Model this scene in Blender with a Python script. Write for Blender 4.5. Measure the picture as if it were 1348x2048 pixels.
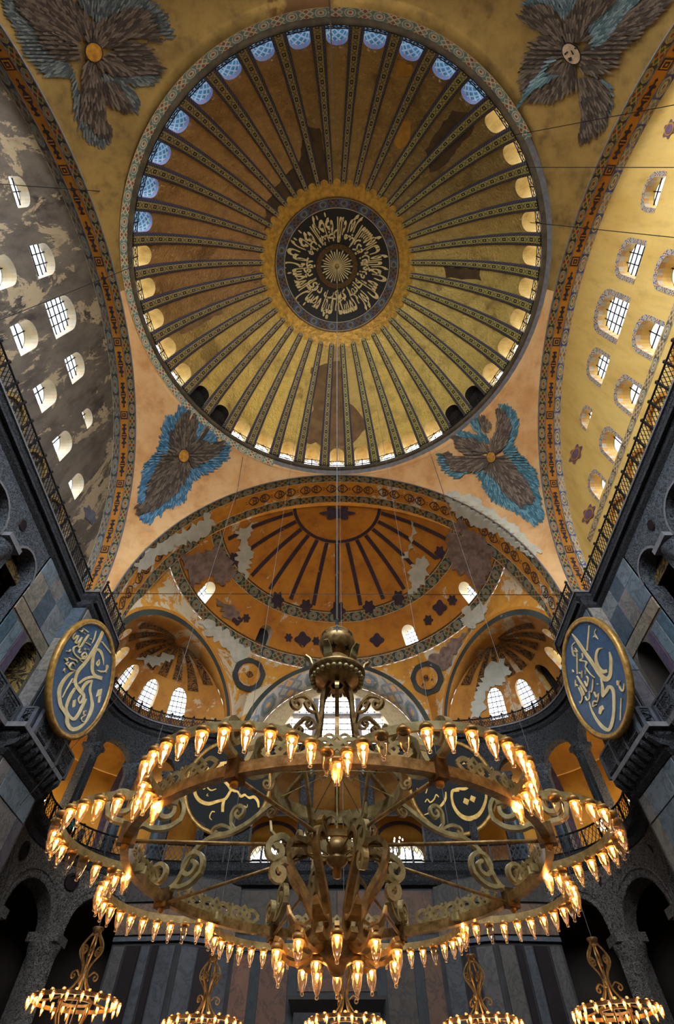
import bpy, bmesh, math, random
import numpy as np
from mathutils import Vector, Matrix
from mathutils.bvhtree import BVHTree
from mathutils.geometry import delaunay_2d_cdt

for o in list(bpy.data.objects): bpy.data.objects.remove(o)
scene = bpy.context.scene
C = scene.collection
random.seed(7)
pi = math.pi

# ------------------------------------------------------------------ camera
FPX, PITCH = 975.0, math.radians(55.3)
EYE = np.array([0.0, -7.3, 1.6])
cd = bpy.data.cameras.new('camera'); cam = bpy.data.objects.new('camera', cd); C.objects.link(cam)
cam.location = EYE; cam.rotation_euler = (pi/2 + PITCH, 0, 0)
cd.sensor_fit = 'VERTICAL'; cd.sensor_height = 36.0; cd.lens = FPX/2048*36.0
cd.clip_start = .05; cd.clip_end = 500
scene.camera = cam
_fw = np.array([0, math.cos(PITCH), math.sin(PITCH)]); _up = np.array([0, -math.sin(PITCH), math.cos(PITCH)])
def ray(px, py):                      # direction of the sight line through a pixel of the 1348x2048 frame
    v = _fw + np.array([1., 0, 0])*((px-674)/FPX) + _up*((1024-py)/FPX)
    return v/np.linalg.norm(v)
def on_axis(px, py, axis, val):       # where that sight line meets an axis-aligned plane
    r = ray(px, py); return EYE + r*((val-EYE[axis])/r[axis])

# ------------------------------------------------------------------ daylight and exposure
scene.view_settings.view_transform = 'Standard'; scene.view_settings.look = 'None'
scene.view_settings.gamma = 1.0; scene.view_settings.use_curve_mapping = False
scene.view_settings.exposure = 3.62
w = bpy.data.worlds.new('daylight'); scene.world = w; w.use_nodes = True
_nt = w.node_tree; _nt.nodes.clear()
_o = _nt.nodes.new('ShaderNodeOutputWorld'); _b = _nt.nodes.new('ShaderNodeBackground')
_t = _nt.nodes.new('ShaderNodeTexCoord'); _s = _nt.nodes.new('ShaderNodeSeparateXYZ'); _r = _nt.nodes.new('ShaderNodeValToRGB')
_nt.links.new(_t.outputs['Generated'], _s.inputs[0]); _nt.links.new(_s.outputs['Z'], _r.inputs[0])
_r.color_ramp.elements[0].position = 0.0; _r.color_ramp.elements[0].color = (.30, .29, .27, 1)      # ground outside
_r.color_ramp.elements[1].position = 0.04; _r.color_ramp.elements[1].color = (.86, .93, 1.0, 1)     # bright overcast sky
_nt.links.new(_r.outputs[0], _b.inputs[0]); _b.inputs[1].default_value = 1.35
_nt.links.new(_b.outputs[0], _o.inputs[0])
cy = scene.cycles
cy.max_bounces = 6; cy.diffuse_bounces = 4; cy.glossy_bounces = 3; cy.transmission_bounces = 4; cy.transparent_max_bounces = 24
cy.caustics_reflective = False; cy.caustics_refractive = False; cy.sample_clamp_indirect = 4.0

# ------------------------------------------------------------------ mesh helpers
class MB:                             # collects geometry of ONE mesh
    def __init__(s): s.v = []; s.f = []; s.uv = []
    def add(s, vs, fs, uvs=None):
        b = len(s.v); s.v.extend([tuple(map(float, p)) for p in vs]); s.f.extend([tuple(b+i for i in f) for f in fs])
        s.uv.extend([tuple(map(float, q[:2])) for q in uvs] if uvs is not None else [(0., 0.)]*len(vs))
        return s
    def box(s, c, h, ax=None):        # centre, half sizes, optional axes (3 rows)
        c = np.array(c, float); A = np.eye(3) if ax is None else np.array(ax, float)
        vs = [c + A[0]*h[0]*i + A[1]*h[1]*j + A[2]*h[2]*k for i in (-1, 1) for j in (-1, 1) for k in (-1, 1)]
        return s.add(vs, [(0,1,3,2), (4,6,7,5), (0,4,5,1), (2,3,7,6), (0,2,6,4), (1,5,7,3)], [(i*h[0]+j*h[1], k*h[2]) for i in (-1,1) for j in (-1,1) for k in (-1,1)])
    def bar(s, a, b, w, t, up=(0, 0, 1)):   # rectangular bar from a to b
        a, b = np.array(a, float), np.array(b, float); d = b-a; L = np.linalg.norm(d); d = d/max(L, 1e-9)
        u = np.array(up, float); x = np.cross(d, u)
        if np.linalg.norm(x) < 1e-4: x = np.cross(d, (1, 0, 0))
        x /= np.linalg.norm(x); z = np.cross(x, d)
        return s.box((a+b)/2, (L/2, w/2, t/2), (d, x, z))
    def tube(s, pts, r, n=8, cap=True, closed=False):
        P = np.array(pts, float); m = len(P); R = np.full(m, r) if np.isscalar(r) else np.array(r, float)
        T = np.gradient(P, axis=0) if not closed else (np.roll(P, -1, 0)-np.roll(P, 1, 0))
        T /= np.maximum(np.linalg.norm(T, axis=1, keepdims=True), 1e-9)
        u = np.cross(T[0], (0, 0, 1.)); u = u if np.linalg.norm(u) > .1 else np.cross(T[0], (1., 0, 0))
        vs = []; uv = []
        for i in range(m):
            u = u - T[i]*(u@T[i]); u /= np.linalg.norm(u); w_ = np.cross(T[i], u)
            for k in range(n):
                a = 2*pi*k/n; vs.append(P[i] + R[i]*(math.cos(a)*u + math.sin(a)*w_)); uv.append((k/n, i/m))
        fs = [(i*n+k, i*n+(k+1) % n, (i+1)*n+(k+1) % n, (i+1)*n+k) for i in range(m-1) for k in range(n)]
        if closed: fs += [((m-1)*n+k, (m-1)*n+(k+1) % n, (k+1) % n, k) for k in range(n)]
        elif cap: fs += [tuple(range(n))[::-1], tuple((m-1)*n+k for k in range(n))]
        return s.add(vs, fs, uv)
    def strap(s, pts, w, t, side):    # flat strap swept along pts; 'side' = direction of its width (vector or one per point), t = thickness
        P = np.array(pts, float); m = len(P); S = np.array(side, float); S = np.tile(S, (m, 1)) if S.ndim == 1 else S
        T = np.gradient(P, axis=0); T /= np.maximum(np.linalg.norm(T, axis=1, keepdims=True), 1e-9)
        W = np.full(m, w) if np.isscalar(w) else np.array(w, float); H = np.full(m, t) if np.isscalar(t) else np.array(t, float)
        vs = []
        for i in range(m):
            x = S[i]-T[i]*(S[i]@T[i]); x /= max(np.linalg.norm(x), 1e-9); z = np.cross(x, T[i])
            for a, b in ((-1,-1), (1,-1), (1,1), (-1,1)): vs.append(P[i] + x*W[i]/2*a + z*H[i]/2*b)
        fs = [(i*4+k, i*4+(k+1) % 4, (i+1)*4+(k+1) % 4, (i+1)*4+k) for i in range(m-1) for k in range(4)] + [(3,2,1,0), tuple((m-1)*4+k for k in range(4))]
        return s.add(vs, fs, [(k/4, i/4) for i in range(m) for k in range(4)])
    def lathe(s, prof, n=24, c=(0, 0, 0), a0=0., a1=2*pi, uvs=1.0):  # profile [(r,z)] about the vertical
        full = abs(a1-a0-2*pi) < 1e-6; k = n if full else n+1
        L = np.concatenate([[0], np.cumsum([math.hypot(prof[i+1][0]-prof[i][0], prof[i+1][1]-prof[i][1]) for i in range(len(prof)-1)])])
        vs = []; uv = []
        for j in range(k):
            a = a0+(a1-a0)*j/n
            for i, (r, z) in enumerate(prof): vs.append((c[0]+r*math.cos(a), c[1]+r*math.sin(a), c[2]+z)); uv.append((L[i]*uvs, a*prof[0][0]))
        m = len(prof)
        fs = [(j*m+i, ((j+1) % k)*m+i, ((j+1) % k)*m+i+1, j*m+i+1) for j in range(n) for i in range(m-1)]
        return s.add(vs, fs, uv)
    def grid(s, fn, us, vs_, uvf=None):   # surface fn(u,v) on a grid
        pts = [fn(u, v) for v in vs_ for u in us]; n = len(us)
        return s.add(pts, [(j*n+i, j*n+i+1, (j+1)*n+i+1, (j+1)*n+i) for j in range(len(vs_)-1) for i in range(n-1)],
                     [(uvf(u, v) if uvf else (u, v)) for v in vs_ for u in us])
    def sweep(s, path, prof, up=(0, 0, 1), closed=False):   # horizontal moulding: profile [(out,z)] along a path; 'out' is to the left of travel
        P = np.array(path, float); m = len(P)
        D = (np.roll(P, -1, 0)-P) if closed else np.diff(P, axis=0)
        D = D/np.maximum(np.linalg.norm(D, axis=1, keepdims=True), 1e-9)
        vs = []; L = 0; uv = []
        for i in range(m):
            if closed: d0, d1 = D[i-1], D[i]
            else: d0, d1 = D[max(i-1, 0)], D[min(i, m-2)]
            n0 = np.array([-d0[1], d0[0], 0]); n1 = np.array([-d1[1], d1[0], 0]); b = n0+n1; b /= np.linalg.norm(b)
            k = 1/max(b@n0, .4)
            if i: L += np.linalg.norm(P[i]-P[i-1])
            for (o_, z) in prof: vs.append(P[i]+b*k*o_+np.array([0, 0, z])); uv.append((L, z+o_))
        q = len(prof); rg = range(m) if closed else range(m-1)
        return s.add(vs, [(i*q+j, ((i+1) % m)*q+j, ((i+1) % m)*q+j+1, i*q+j+1) for i in rg for j in range(q-1)], uv)
    def build(s, name, mat, parent=None, smooth=False, kind=None, off=None, color=None):
        me = bpy.data.meshes.new(name); me.from_pydata(s.v, [], s.f)
        if any(u != (0., 0.) for u in s.uv):
            lay = me.uv_layers.new(name='UVMap'); idx = np.empty(len(me.loops), np.int32); me.loops.foreach_get('vertex_index', idx)
            lay.data.foreach_set('uv', np.array(s.uv, np.float32)[idx].ravel())
        if smooth: me.polygons.foreach_set('use_smooth', [True]*len(me.polygons))
        me.materials.append(mat); me.update()
        o = bpy.data.objects.new(name, me); C.objects.link(o)
        if off is not None: o.location = off
        if parent is not None: o.parent = parent
        if kind: o['kind'] = kind
        if color: o.color = (*color, 1)
        return o

def tag(o, label, cat, group=None, kind=None):
    o['label'] = label; o['category'] = cat
    if group: o['group'] = group
    if kind: o['kind'] = kind
    return o
def empty(name, loc, label, cat, group=None, kind=None):
    o = bpy.data.objects.new(name, None); C.objects.link(o); o.location = loc; o.empty_display_size = .2
    return tag(o, label, cat, group, kind)
def copy_tree(o, parent=None):
    c = o.copy(); C.objects.link(c)
    if parent is not None: c.parent = parent
    for ch in o.children: copy_tree(ch, c)
    return c
def inst(proto, name, mat=None, loc=(0, 0, 0), rot=(0, 0, 0), parent=None, scale=(1, 1, 1), color=None):   # shares proto's mesh
    o = bpy.data.objects.new(name, proto.data); C.objects.link(o); o.location = loc; o.rotation_euler = rot; o.scale = scale
    if parent is not None: o.parent = parent
    if color: o.color = (*color, 1)
    return o

def inside(p, poly):
    x, y = p; r = False; n = len(poly); j = n-1
    for i in range(n):
        a, b = poly[i], poly[j]
        if (a[1] > y) != (b[1] > y) and x < (b[0]-a[0])*(y-a[1])/(b[1]-a[1])+a[0]: r = not r
        j = i
    return r
def patch(outer, holes=(), step=None):   # triangulated 2-D region with holes -> (points, triangles)
    P = []; E = []
    def loop(L):
        b = len(P); P.extend([Vector((float(x), float(y))) for x, y in L]); E.extend([(b+i, b+(i+1) % len(L)) for i in range(len(L))])
    def fine(L):
        if not step: return L
        out = []
        for i in range(len(L)):
            a, b = np.array(L[i], float), np.array(L[(i+1) % len(L)], float); n = max(1, int(round(np.linalg.norm(b-a)/step)))
            out += [tuple(a+(b-a)*k/n) for k in range(n)]
        return out
    loop(fine(outer))
    for h in holes: loop(h)
    if step:
        A = np.array(outer, float); x0, y0 = A.min(0); x1, y1 = A.max(0)
        for x in np.arange(x0+step*.5, x1, step):
            for y in np.arange(y0+step*.5, y1, step):
                if inside((x, y), outer) and not any(inside((x, y), h) for h in holes): P.append(Vector((x, y)))
    r = delaunay_2d_cdt(P, E, [], 0, 1e-6)
    V = [tuple(v) for v in r[0]]; T = []
    for f in r[2]:
        c = (sum(V[i][0] for i in f)/len(f), sum(V[i][1] for i in f)/len(f))
        if inside(c, outer) and not any(inside(c, h) for h in holes): T.append(tuple(f))
    return V, T
def arch(uc, v0, hw, vs, n=10, rise=None):   # closed outline of an arched opening: sill v0, springing vs, half width hw
    rise = hw if rise is None else rise
    return [(uc-hw, v0), (uc+hw, v0)] + [(uc+hw*math.cos(a), vs+rise*math.sin(a)) for a in np.linspace(0, pi, n+1)]
def wall(mb, outer, holes, mp, step=None, uvf=None):
    V, T = patch(outer, holes, step)
    return mb.add([mp(u, v, 0.) for u, v in V], T, [(uvf(u, v) if uvf else (u, v)) for u, v in V])
def reveal(mb, loop, mp, d0, d1, n=1, skip=()):
    ks = np.linspace(d0, d1, n+1); m = len(loop); L = np.cumsum([0]+[math.dist(loop[i], loop[(i+1) % m]) for i in range(m)])
    pts = [mp(u, v, k) for k in ks for (u, v) in list(loop)+[loop[0]]]; q = m+1
    return mb.add(pts, [(j*q+i, j*q+i+1, (j+1)*q+i+1, (j+1)*q+i) for j in range(n) for i in range(m) if i not in skip], [(L[i], k) for k in ks for i in range(q)])
def fan(mb, loop, mp, d):
    V, T = patch(loop); return mb.add([mp(u, v, d) for u, v in V], T, V)

# ------------------------------------------------------------------ shader helpers
def srgb(h):
    h = h.lstrip('#'); c = [int(h[i:i+2], 16)/255 for i in (0, 2, 4)]
    return tuple(x/12.92 if x <= .04045 else ((x+.055)/1.055)**2.4 for x in c)
NT = None
class X:
    def __init__(s, k): s.k = k
    def __add__(a, b): return mth('ADD', a, b)
    __radd__ = __add__
    def __sub__(a, b): return mth('SUBTRACT', a, b)
    def __rsub__(a, b): return mth('SUBTRACT', b, a)
    def __mul__(a, b): return mth('MULTIPLY', a, b)
    __rmul__ = __mul__
    def __truediv__(a, b): return mth('DIVIDE', a, b)
    def __lt__(a, b): return mth('LESS_THAN', a, b)
    def __gt__(a, b): return mth('GREATER_THAN', a, b)
    def __abs__(a): return mth('ABSOLUTE', a)
def mth(op, a, b=None):
    n = NT.nodes.new('ShaderNodeMath'); n.operation = op
    for i, q in enumerate((a, b)):
        if q is None: continue
        if isinstance(q, X): NT.links.new(q.k, n.inputs[i])
        else: n.inputs[i].default_value = q
    return X(n.outputs[0])
def frac(a): return mth('FRACT', a)
def floor_(a): return mth('FLOOR', a)
def mx(a, b): return mth('MAXIMUM', a, b)
def mn(a, b): return mth('MINIMUM', a, b)
def sine(a): return mth('SINE', a)
def par(a): return frac(floor_(a)*.5)*2.0      # parity of a cell
def uv():
    n = NT.nodes.new('ShaderNodeUVMap'); n.uv_map = 'UVMap'; s = NT.nodes.new('ShaderNodeSeparateXYZ'); NT.links.new(n.outputs[0], s.inputs[0])
    return X(s.outputs[0]), X(s.outputs[1])
def pos(scale=None):
    n = NT.nodes.new('ShaderNodeNewGeometry'); k = n.outputs['Position']
    if scale:
        m = NT.nodes.new('ShaderNodeVectorMath'); m.operation = 'MULTIPLY'; m.inputs[1].default_value = scale; NT.links.new(k, m.inputs[0]); k = m.outputs[0]
    return k
def xyz(): 
    s = NT.nodes.new('ShaderNodeSeparateXYZ'); NT.links.new(pos(), s.inputs[0]); return X(s.outputs[0]), X(s.outputs[1]), X(s.outputs[2])
def vec(a, b, c=0.):
    n = NT.nodes.new('ShaderNodeCombineXYZ')
    for i, q in enumerate((a, b, c)):
        if isinstance(q, X): NT.links.new(q.k, n.inputs[i])
        else: n.inputs[i].default_value = q
    return n.outputs[0]
def noise(scale, detail=4, v=None, rough=.6, dist=0.):
    n = NT.nodes.new('ShaderNodeTexNoise'); n.inputs['Scale'].default_value = scale; n.inputs['Detail'].default_value = detail
    n.inputs['Roughness'].default_value = rough; n.inputs['Distortion'].default_value = dist
    NT.links.new(v if v is not None else pos(), n.inputs['Vector']); return X(n.outputs['Fac'])
def voro(scale, v=None, feat='F1', rnd=1.):
    n = NT.nodes.new('ShaderNodeTexVoronoi'); n.inputs['Scale'].default_value = scale; n.feature = feat; n.inputs['Randomness'].default_value = rnd
    NT.links.new(v if v is not None else pos(), n.inputs['Vector']); return X(n.outputs['Distance'])
def step(x, a, b):       # smooth 0..1 between a and b
    n = NT.nodes.new('ShaderNodeMapRange'); n.interpolation_type = 'SMOOTHSTEP'
    NT.links.new(x.k, n.inputs[0]); n.inputs[1].default_value = a; n.inputs[2].default_value = b; return X(n.outputs[0])
def mix(f, a, b, mode='MIX'):
    n = NT.nodes.new('ShaderNodeMix'); n.data_type = 'RGBA'; n.blend_type = mode
    if isinstance(f, X): NT.links.new(f.k, n.inputs[0])
    else: n.inputs[0].default_value = f
    for q, i in ((a, 6), (b, 7)):
        if isinstance(q, tuple): n.inputs[i].default_value = (*q[:3], 1)
        elif isinstance(q, str): n.inputs[i].default_value = (*srgb(q), 1)
        else: NT.links.new(q, n.inputs[i])
    return n.outputs[2]
def objcol():
    n = NT.nodes.new('ShaderNodeObjectInfo'); return n.outputs['Color']
def new_mat(name):
    global NT
    m = bpy.data.materials.new(name); m.use_nodes = True; NT = m.node_tree; NT.nodes.clear(); return m
def finish(color, rough=.7, metal=0., bump=None, bstr=.3, bdist=.05, emit=None, estr=0., spec=None):
    o = NT.nodes.new('ShaderNodeOutputMaterial'); b = NT.nodes.new('ShaderNodeBsdfPrincipled')
    def put(name, q):
        if isinstance(q, X): NT.links.new(q.k, b.inputs[name])
        elif isinstance(q, str): b.inputs[name].default_value = (*srgb(q), 1)
        elif isinstance(q, tuple): b.inputs[name].default_value = (*q[:3], 1)
        elif isinstance(q, (int, float)): b.inputs[name].default_value = q
        else: NT.links.new(q, b.inputs[name])
    put('Base Color', color); put('Roughness', rough); put('Metallic', metal)
    if spec is not None: put('Specular IOR Level', spec)
    if emit is not None: put('Emission Color', emit); put('Emission Strength', estr)
    if bump is not None:
        n = NT.nodes.new('ShaderNodeBump'); n.inputs['Strength'].default_value = bstr; n.inputs['Distance'].default_value = bdist
        NT.links.new(bump.k, n.inputs['Height']); NT.links.new(n.outputs[0], b.inputs['Normal'])
    NT.links.new(b.outputs[0], o.inputs[0])
def simple(name, col, rough=.6, metal=0., var=.25, scale=2., bstr=.15, bdist=.03, detail=4):
    m = new_mat(name); n = noise(scale, detail)
    c = srgb(col) if isinstance(col, str) else col
    finish(mix(step(n, .3, .7), tuple(x*(1-var) for x in c), tuple(min(1, x*(1+var)) for x in c)), rough, metal, n, bstr, bdist)
    return m
# ------------------------------------------------------------------ materials
def m_panel():                      # dome panels: mosaic or paint, its tone is each panel's own
    m = new_mat('dome_panel_paint'); c = objcol()
    n1 = noise(.55, 6, rough=.65); n2 = noise(3.0, 5); n3 = noise(.25, 3)
    c1 = mix(step(n1, .42, .72)*.55, c, mix(.75, c, '#3a2408'))
    c1 = mix(step(n2, .5, .75)*.45, c1, '#d9b560', 'MIX')
    c1 = mix(step(n3, .60, .66)*.5, c1, '#5d4320')
    nb = noise(5.5, 4)+noise(.8, 3)*2.0
    finish(c1, .4, .32, nb, .6, .22); return m
def m_rib():
    m = new_mat('rib_mosaic'); u, v = uv(); c = objcol()
    f = frac(v*.95); a = abs(u-.5); g = abs(f-.5); h = .5-g
    ln = mix((abs(mth('SINE', v*10+a*14))>.55), '#100e1a', '#55536c')
    sq = (a<.15)*(g<.19); hole = (a<.06)*(g<.075)
    xx = (abs(a/.22-h/.26)<.22)*(h<.26)*(a<.22)
    ctr = mix(xx*.75, c, '#1f2a28'); ctr = mix(sq, ctr, '#0d0b12'); ctr = mix(hole, ctr, c)
    col = mix(a>.27, ctr, ln); col = mix((a>.27)*(a<.30), col, '#14101c')
    n = noise(1.2, 4); col = mix(step(n, .55, .8)*.35, col, '#3a2810')
    finish(col, .5, .15, noise(7, 3), .3, .1); return m
def m_border(name, p, ca='#1f4a32', cb='#7a2418', cg='#c39a4a', cn='#1b2238', wear=.0, wc='#b9a88c'):   # tile border: jewels and lattice; p = metres per cell
    m = new_mat(name); u, v = uv(); t = v*(1/p); f = frac(t); k = par(t)
    a = abs(u-.5)*2; g = abs(f-.5)*2
    lat = mx(abs(a-g)<.16, abs(a+g-1.0)<.14)
    tri = mix(a>g, ca, cb); A = mix(lat, tri, cg)
    r = mx(a, g)*.55+(a+g)*.32; B = mix(r<.66, cn, mix(r<.44, '#5f7f84', mix(r<.2, cg, cb))); B = mix(abs(r-.68)<.07, B, cg)
    col = mix(k, A, B); col = mix(a>.88, col, '#c9b184')
    n = noise(1.6, 5, rough=.7); col = mix(step(n, .66-wear, .74-wear), col, wc)
    col = mix(step(noise(3, 3), .4, .8)*.4, col, '#1e160c')
    finish(col, .6, 0, noise(6, 3), .15, .03); return m
def m_plaster(name, base, alt, loss=.62, lossc='#cbbfa6', dark='#6d4a3e', darkth=.7, str_=(1, 1, 1), seed=0., rough=.8, stain=.35, fine=.5):
    m = new_mat(name); v = pos(str_)
    nv = NT.nodes.new('ShaderNodeVectorMath'); nv.operation = 'ADD'; nv.inputs[1].default_value = (seed, seed*1.7, -seed); NT.links.new(v, nv.inputs[0]); v = nv.outputs[0]
    n1 = noise(.45, 5, v); n2 = noise(.34, 8, v, .72, .4); n3 = noise(.17, 6, v, .6); n4 = noise(1.9, 6, v, .7)
    c = mix(step(n1, .35, .7), base, alt)
    c = mix(step(n4, .45, .75)*fine, c, mix(.55, base, dark))
    c = mix(step(n3, darkth, darkth+.05), c, dark)
    c = mix(step(n2, loss, loss+.025), c, lossc)
    c = mix(step(noise(.9, 4, v), .5, .85)*stain, c, '#2a1c0c')
    finish(c, rough, 0, n4+n2, .25, .08); return m
def m_marble(name, base, vein, vs=1.2, rough=.6, tint=True):
    m = new_mat(name); c = objcol() if tint else base
    n = noise(.8, 8, rough=.7, dist=1.5); q = abs(noise(vs, 6, rough=.65, dist=.8)-.5)
    col = mix(step(n, .3, .75)*.6, c, mix(.5, c, vein, 'MULTIPLY')); col = mix((1.0-step(q, .0, .05))*.45, col, vein)
    finish(col, rough, 0, n, .05, .02, spec=.25); return m
def m_carved(name, lo, hi, sc=2.2):
    m = new_mat(name); q = noise(sc*.55, 2, rough=.5, dist=2.6); n = noise(sc*1.6, 4, dist=1.0)
    h = step(abs(q-.5), .015, .075)*.7+step(n, .4, .62)*.4
    finish(mix(step(h, .15, .95), lo, hi), .75, 0, h, .8, .12); return m
def m_glass(tint=(.30, .31, .33, 1), nm='window_glass'):
    m = new_mat(nm); o = NT.nodes.new('ShaderNodeOutputMaterial'); a = NT.nodes.new('ShaderNodeBsdfTransparent'); g = NT.nodes.new('ShaderNodeBsdfGlossy')
    a.inputs[0].default_value = tint; g.inputs['Roughness'].default_value = .05; x = NT.nodes.new('ShaderNodeMixShader'); x.inputs[0].default_value = .06
    NT.links.new(a.outputs[0], x.inputs[1]); NT.links.new(g.outputs[0], x.inputs[2]); NT.links.new(x.outputs[0], o.inputs[0]); return m
def m_lampglass():
    m = new_mat('lamp_glass'); o = NT.nodes.new('ShaderNodeOutputMaterial'); a = NT.nodes.new('ShaderNodeBsdfTransparent'); g = NT.nodes.new('ShaderNodeBsdfGlossy')
    a.inputs[0].default_value = (1, .93, .86, 1); g.inputs['Roughness'].default_value = .08; g.inputs[0].default_value = (1, .95, .9, 1)
    x = NT.nodes.new('ShaderNodeMixShader'); l = NT.nodes.new('ShaderNodeLayerWeight'); l.inputs[0].default_value = .45
    NT.links.new(l.outputs['Facing'], x.inputs[0]); NT.links.new(a.outputs[0], x.inputs[1]); NT.links.new(g.outputs[0], x.inputs[2])
    t = NT.nodes.new('ShaderNodeBsdfTranslucent'); t.inputs[0].default_value = (1, .9, .8, 1); y = NT.nodes.new('ShaderNodeMixShader'); y.inputs[0].default_value = .05
    NT.links.new(x.outputs[0], y.inputs[1]); NT.links.new(t.outputs[0], y.inputs[2]); NT.links.new(y.outputs[0], o.inputs[0]); return m
def m_emit(name, col, s):
    m = new_mat(name); finish(col, .5, 0, emit=col, estr=s); return m
def m_metal(name, lo, hi, rough=.38, metal=.85, sc=6., bs=.15):
    m = new_mat(name); n = noise(sc, 5, rough=.65); finish(mix(step(n, .3, .72), lo, hi), step(noise(sc*2, 3), .2, .9)*.25+(rough-.1), metal, n, bs, .01); return m
def m_reveal(name, base, alt, blue='#9fc4dc', bf=.4):
    m = new_mat(name); u, v = uv(); n = noise(1.5, 4)
    c = mix(step(n, .35, .7), base, alt); c = mix((v<.28)*bf, c, mix(frac(u*1.6)>.5, blue, '#b9786a')); c = mix(step(noise(5, 4), .6, .75)*.2, c, '#6a5638')
    finish(c, .7, 0, n, .1, .02); return m
def m_bluetile():
    m = new_mat('reveal_blue_tracery'); u, v = uv()
    a = abs(frac(u*1.0)-.5)*2; g = abs(frac(v*1.6)-.5)*2
    lat = mx(abs(a-g)<.16, abs(a+g-1.)<.16); r = mth('SQRT', a*a+g*g)
    c = mix(lat, mix(r<.45, '#5f9fc0', '#4f8f9c'), '#d6e6f2'); c = mix((v<.22), c, mix(frac(u*2.)>.5, '#8fb4e6', '#b9a3c8'))
    finish(c, .6); return m

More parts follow.
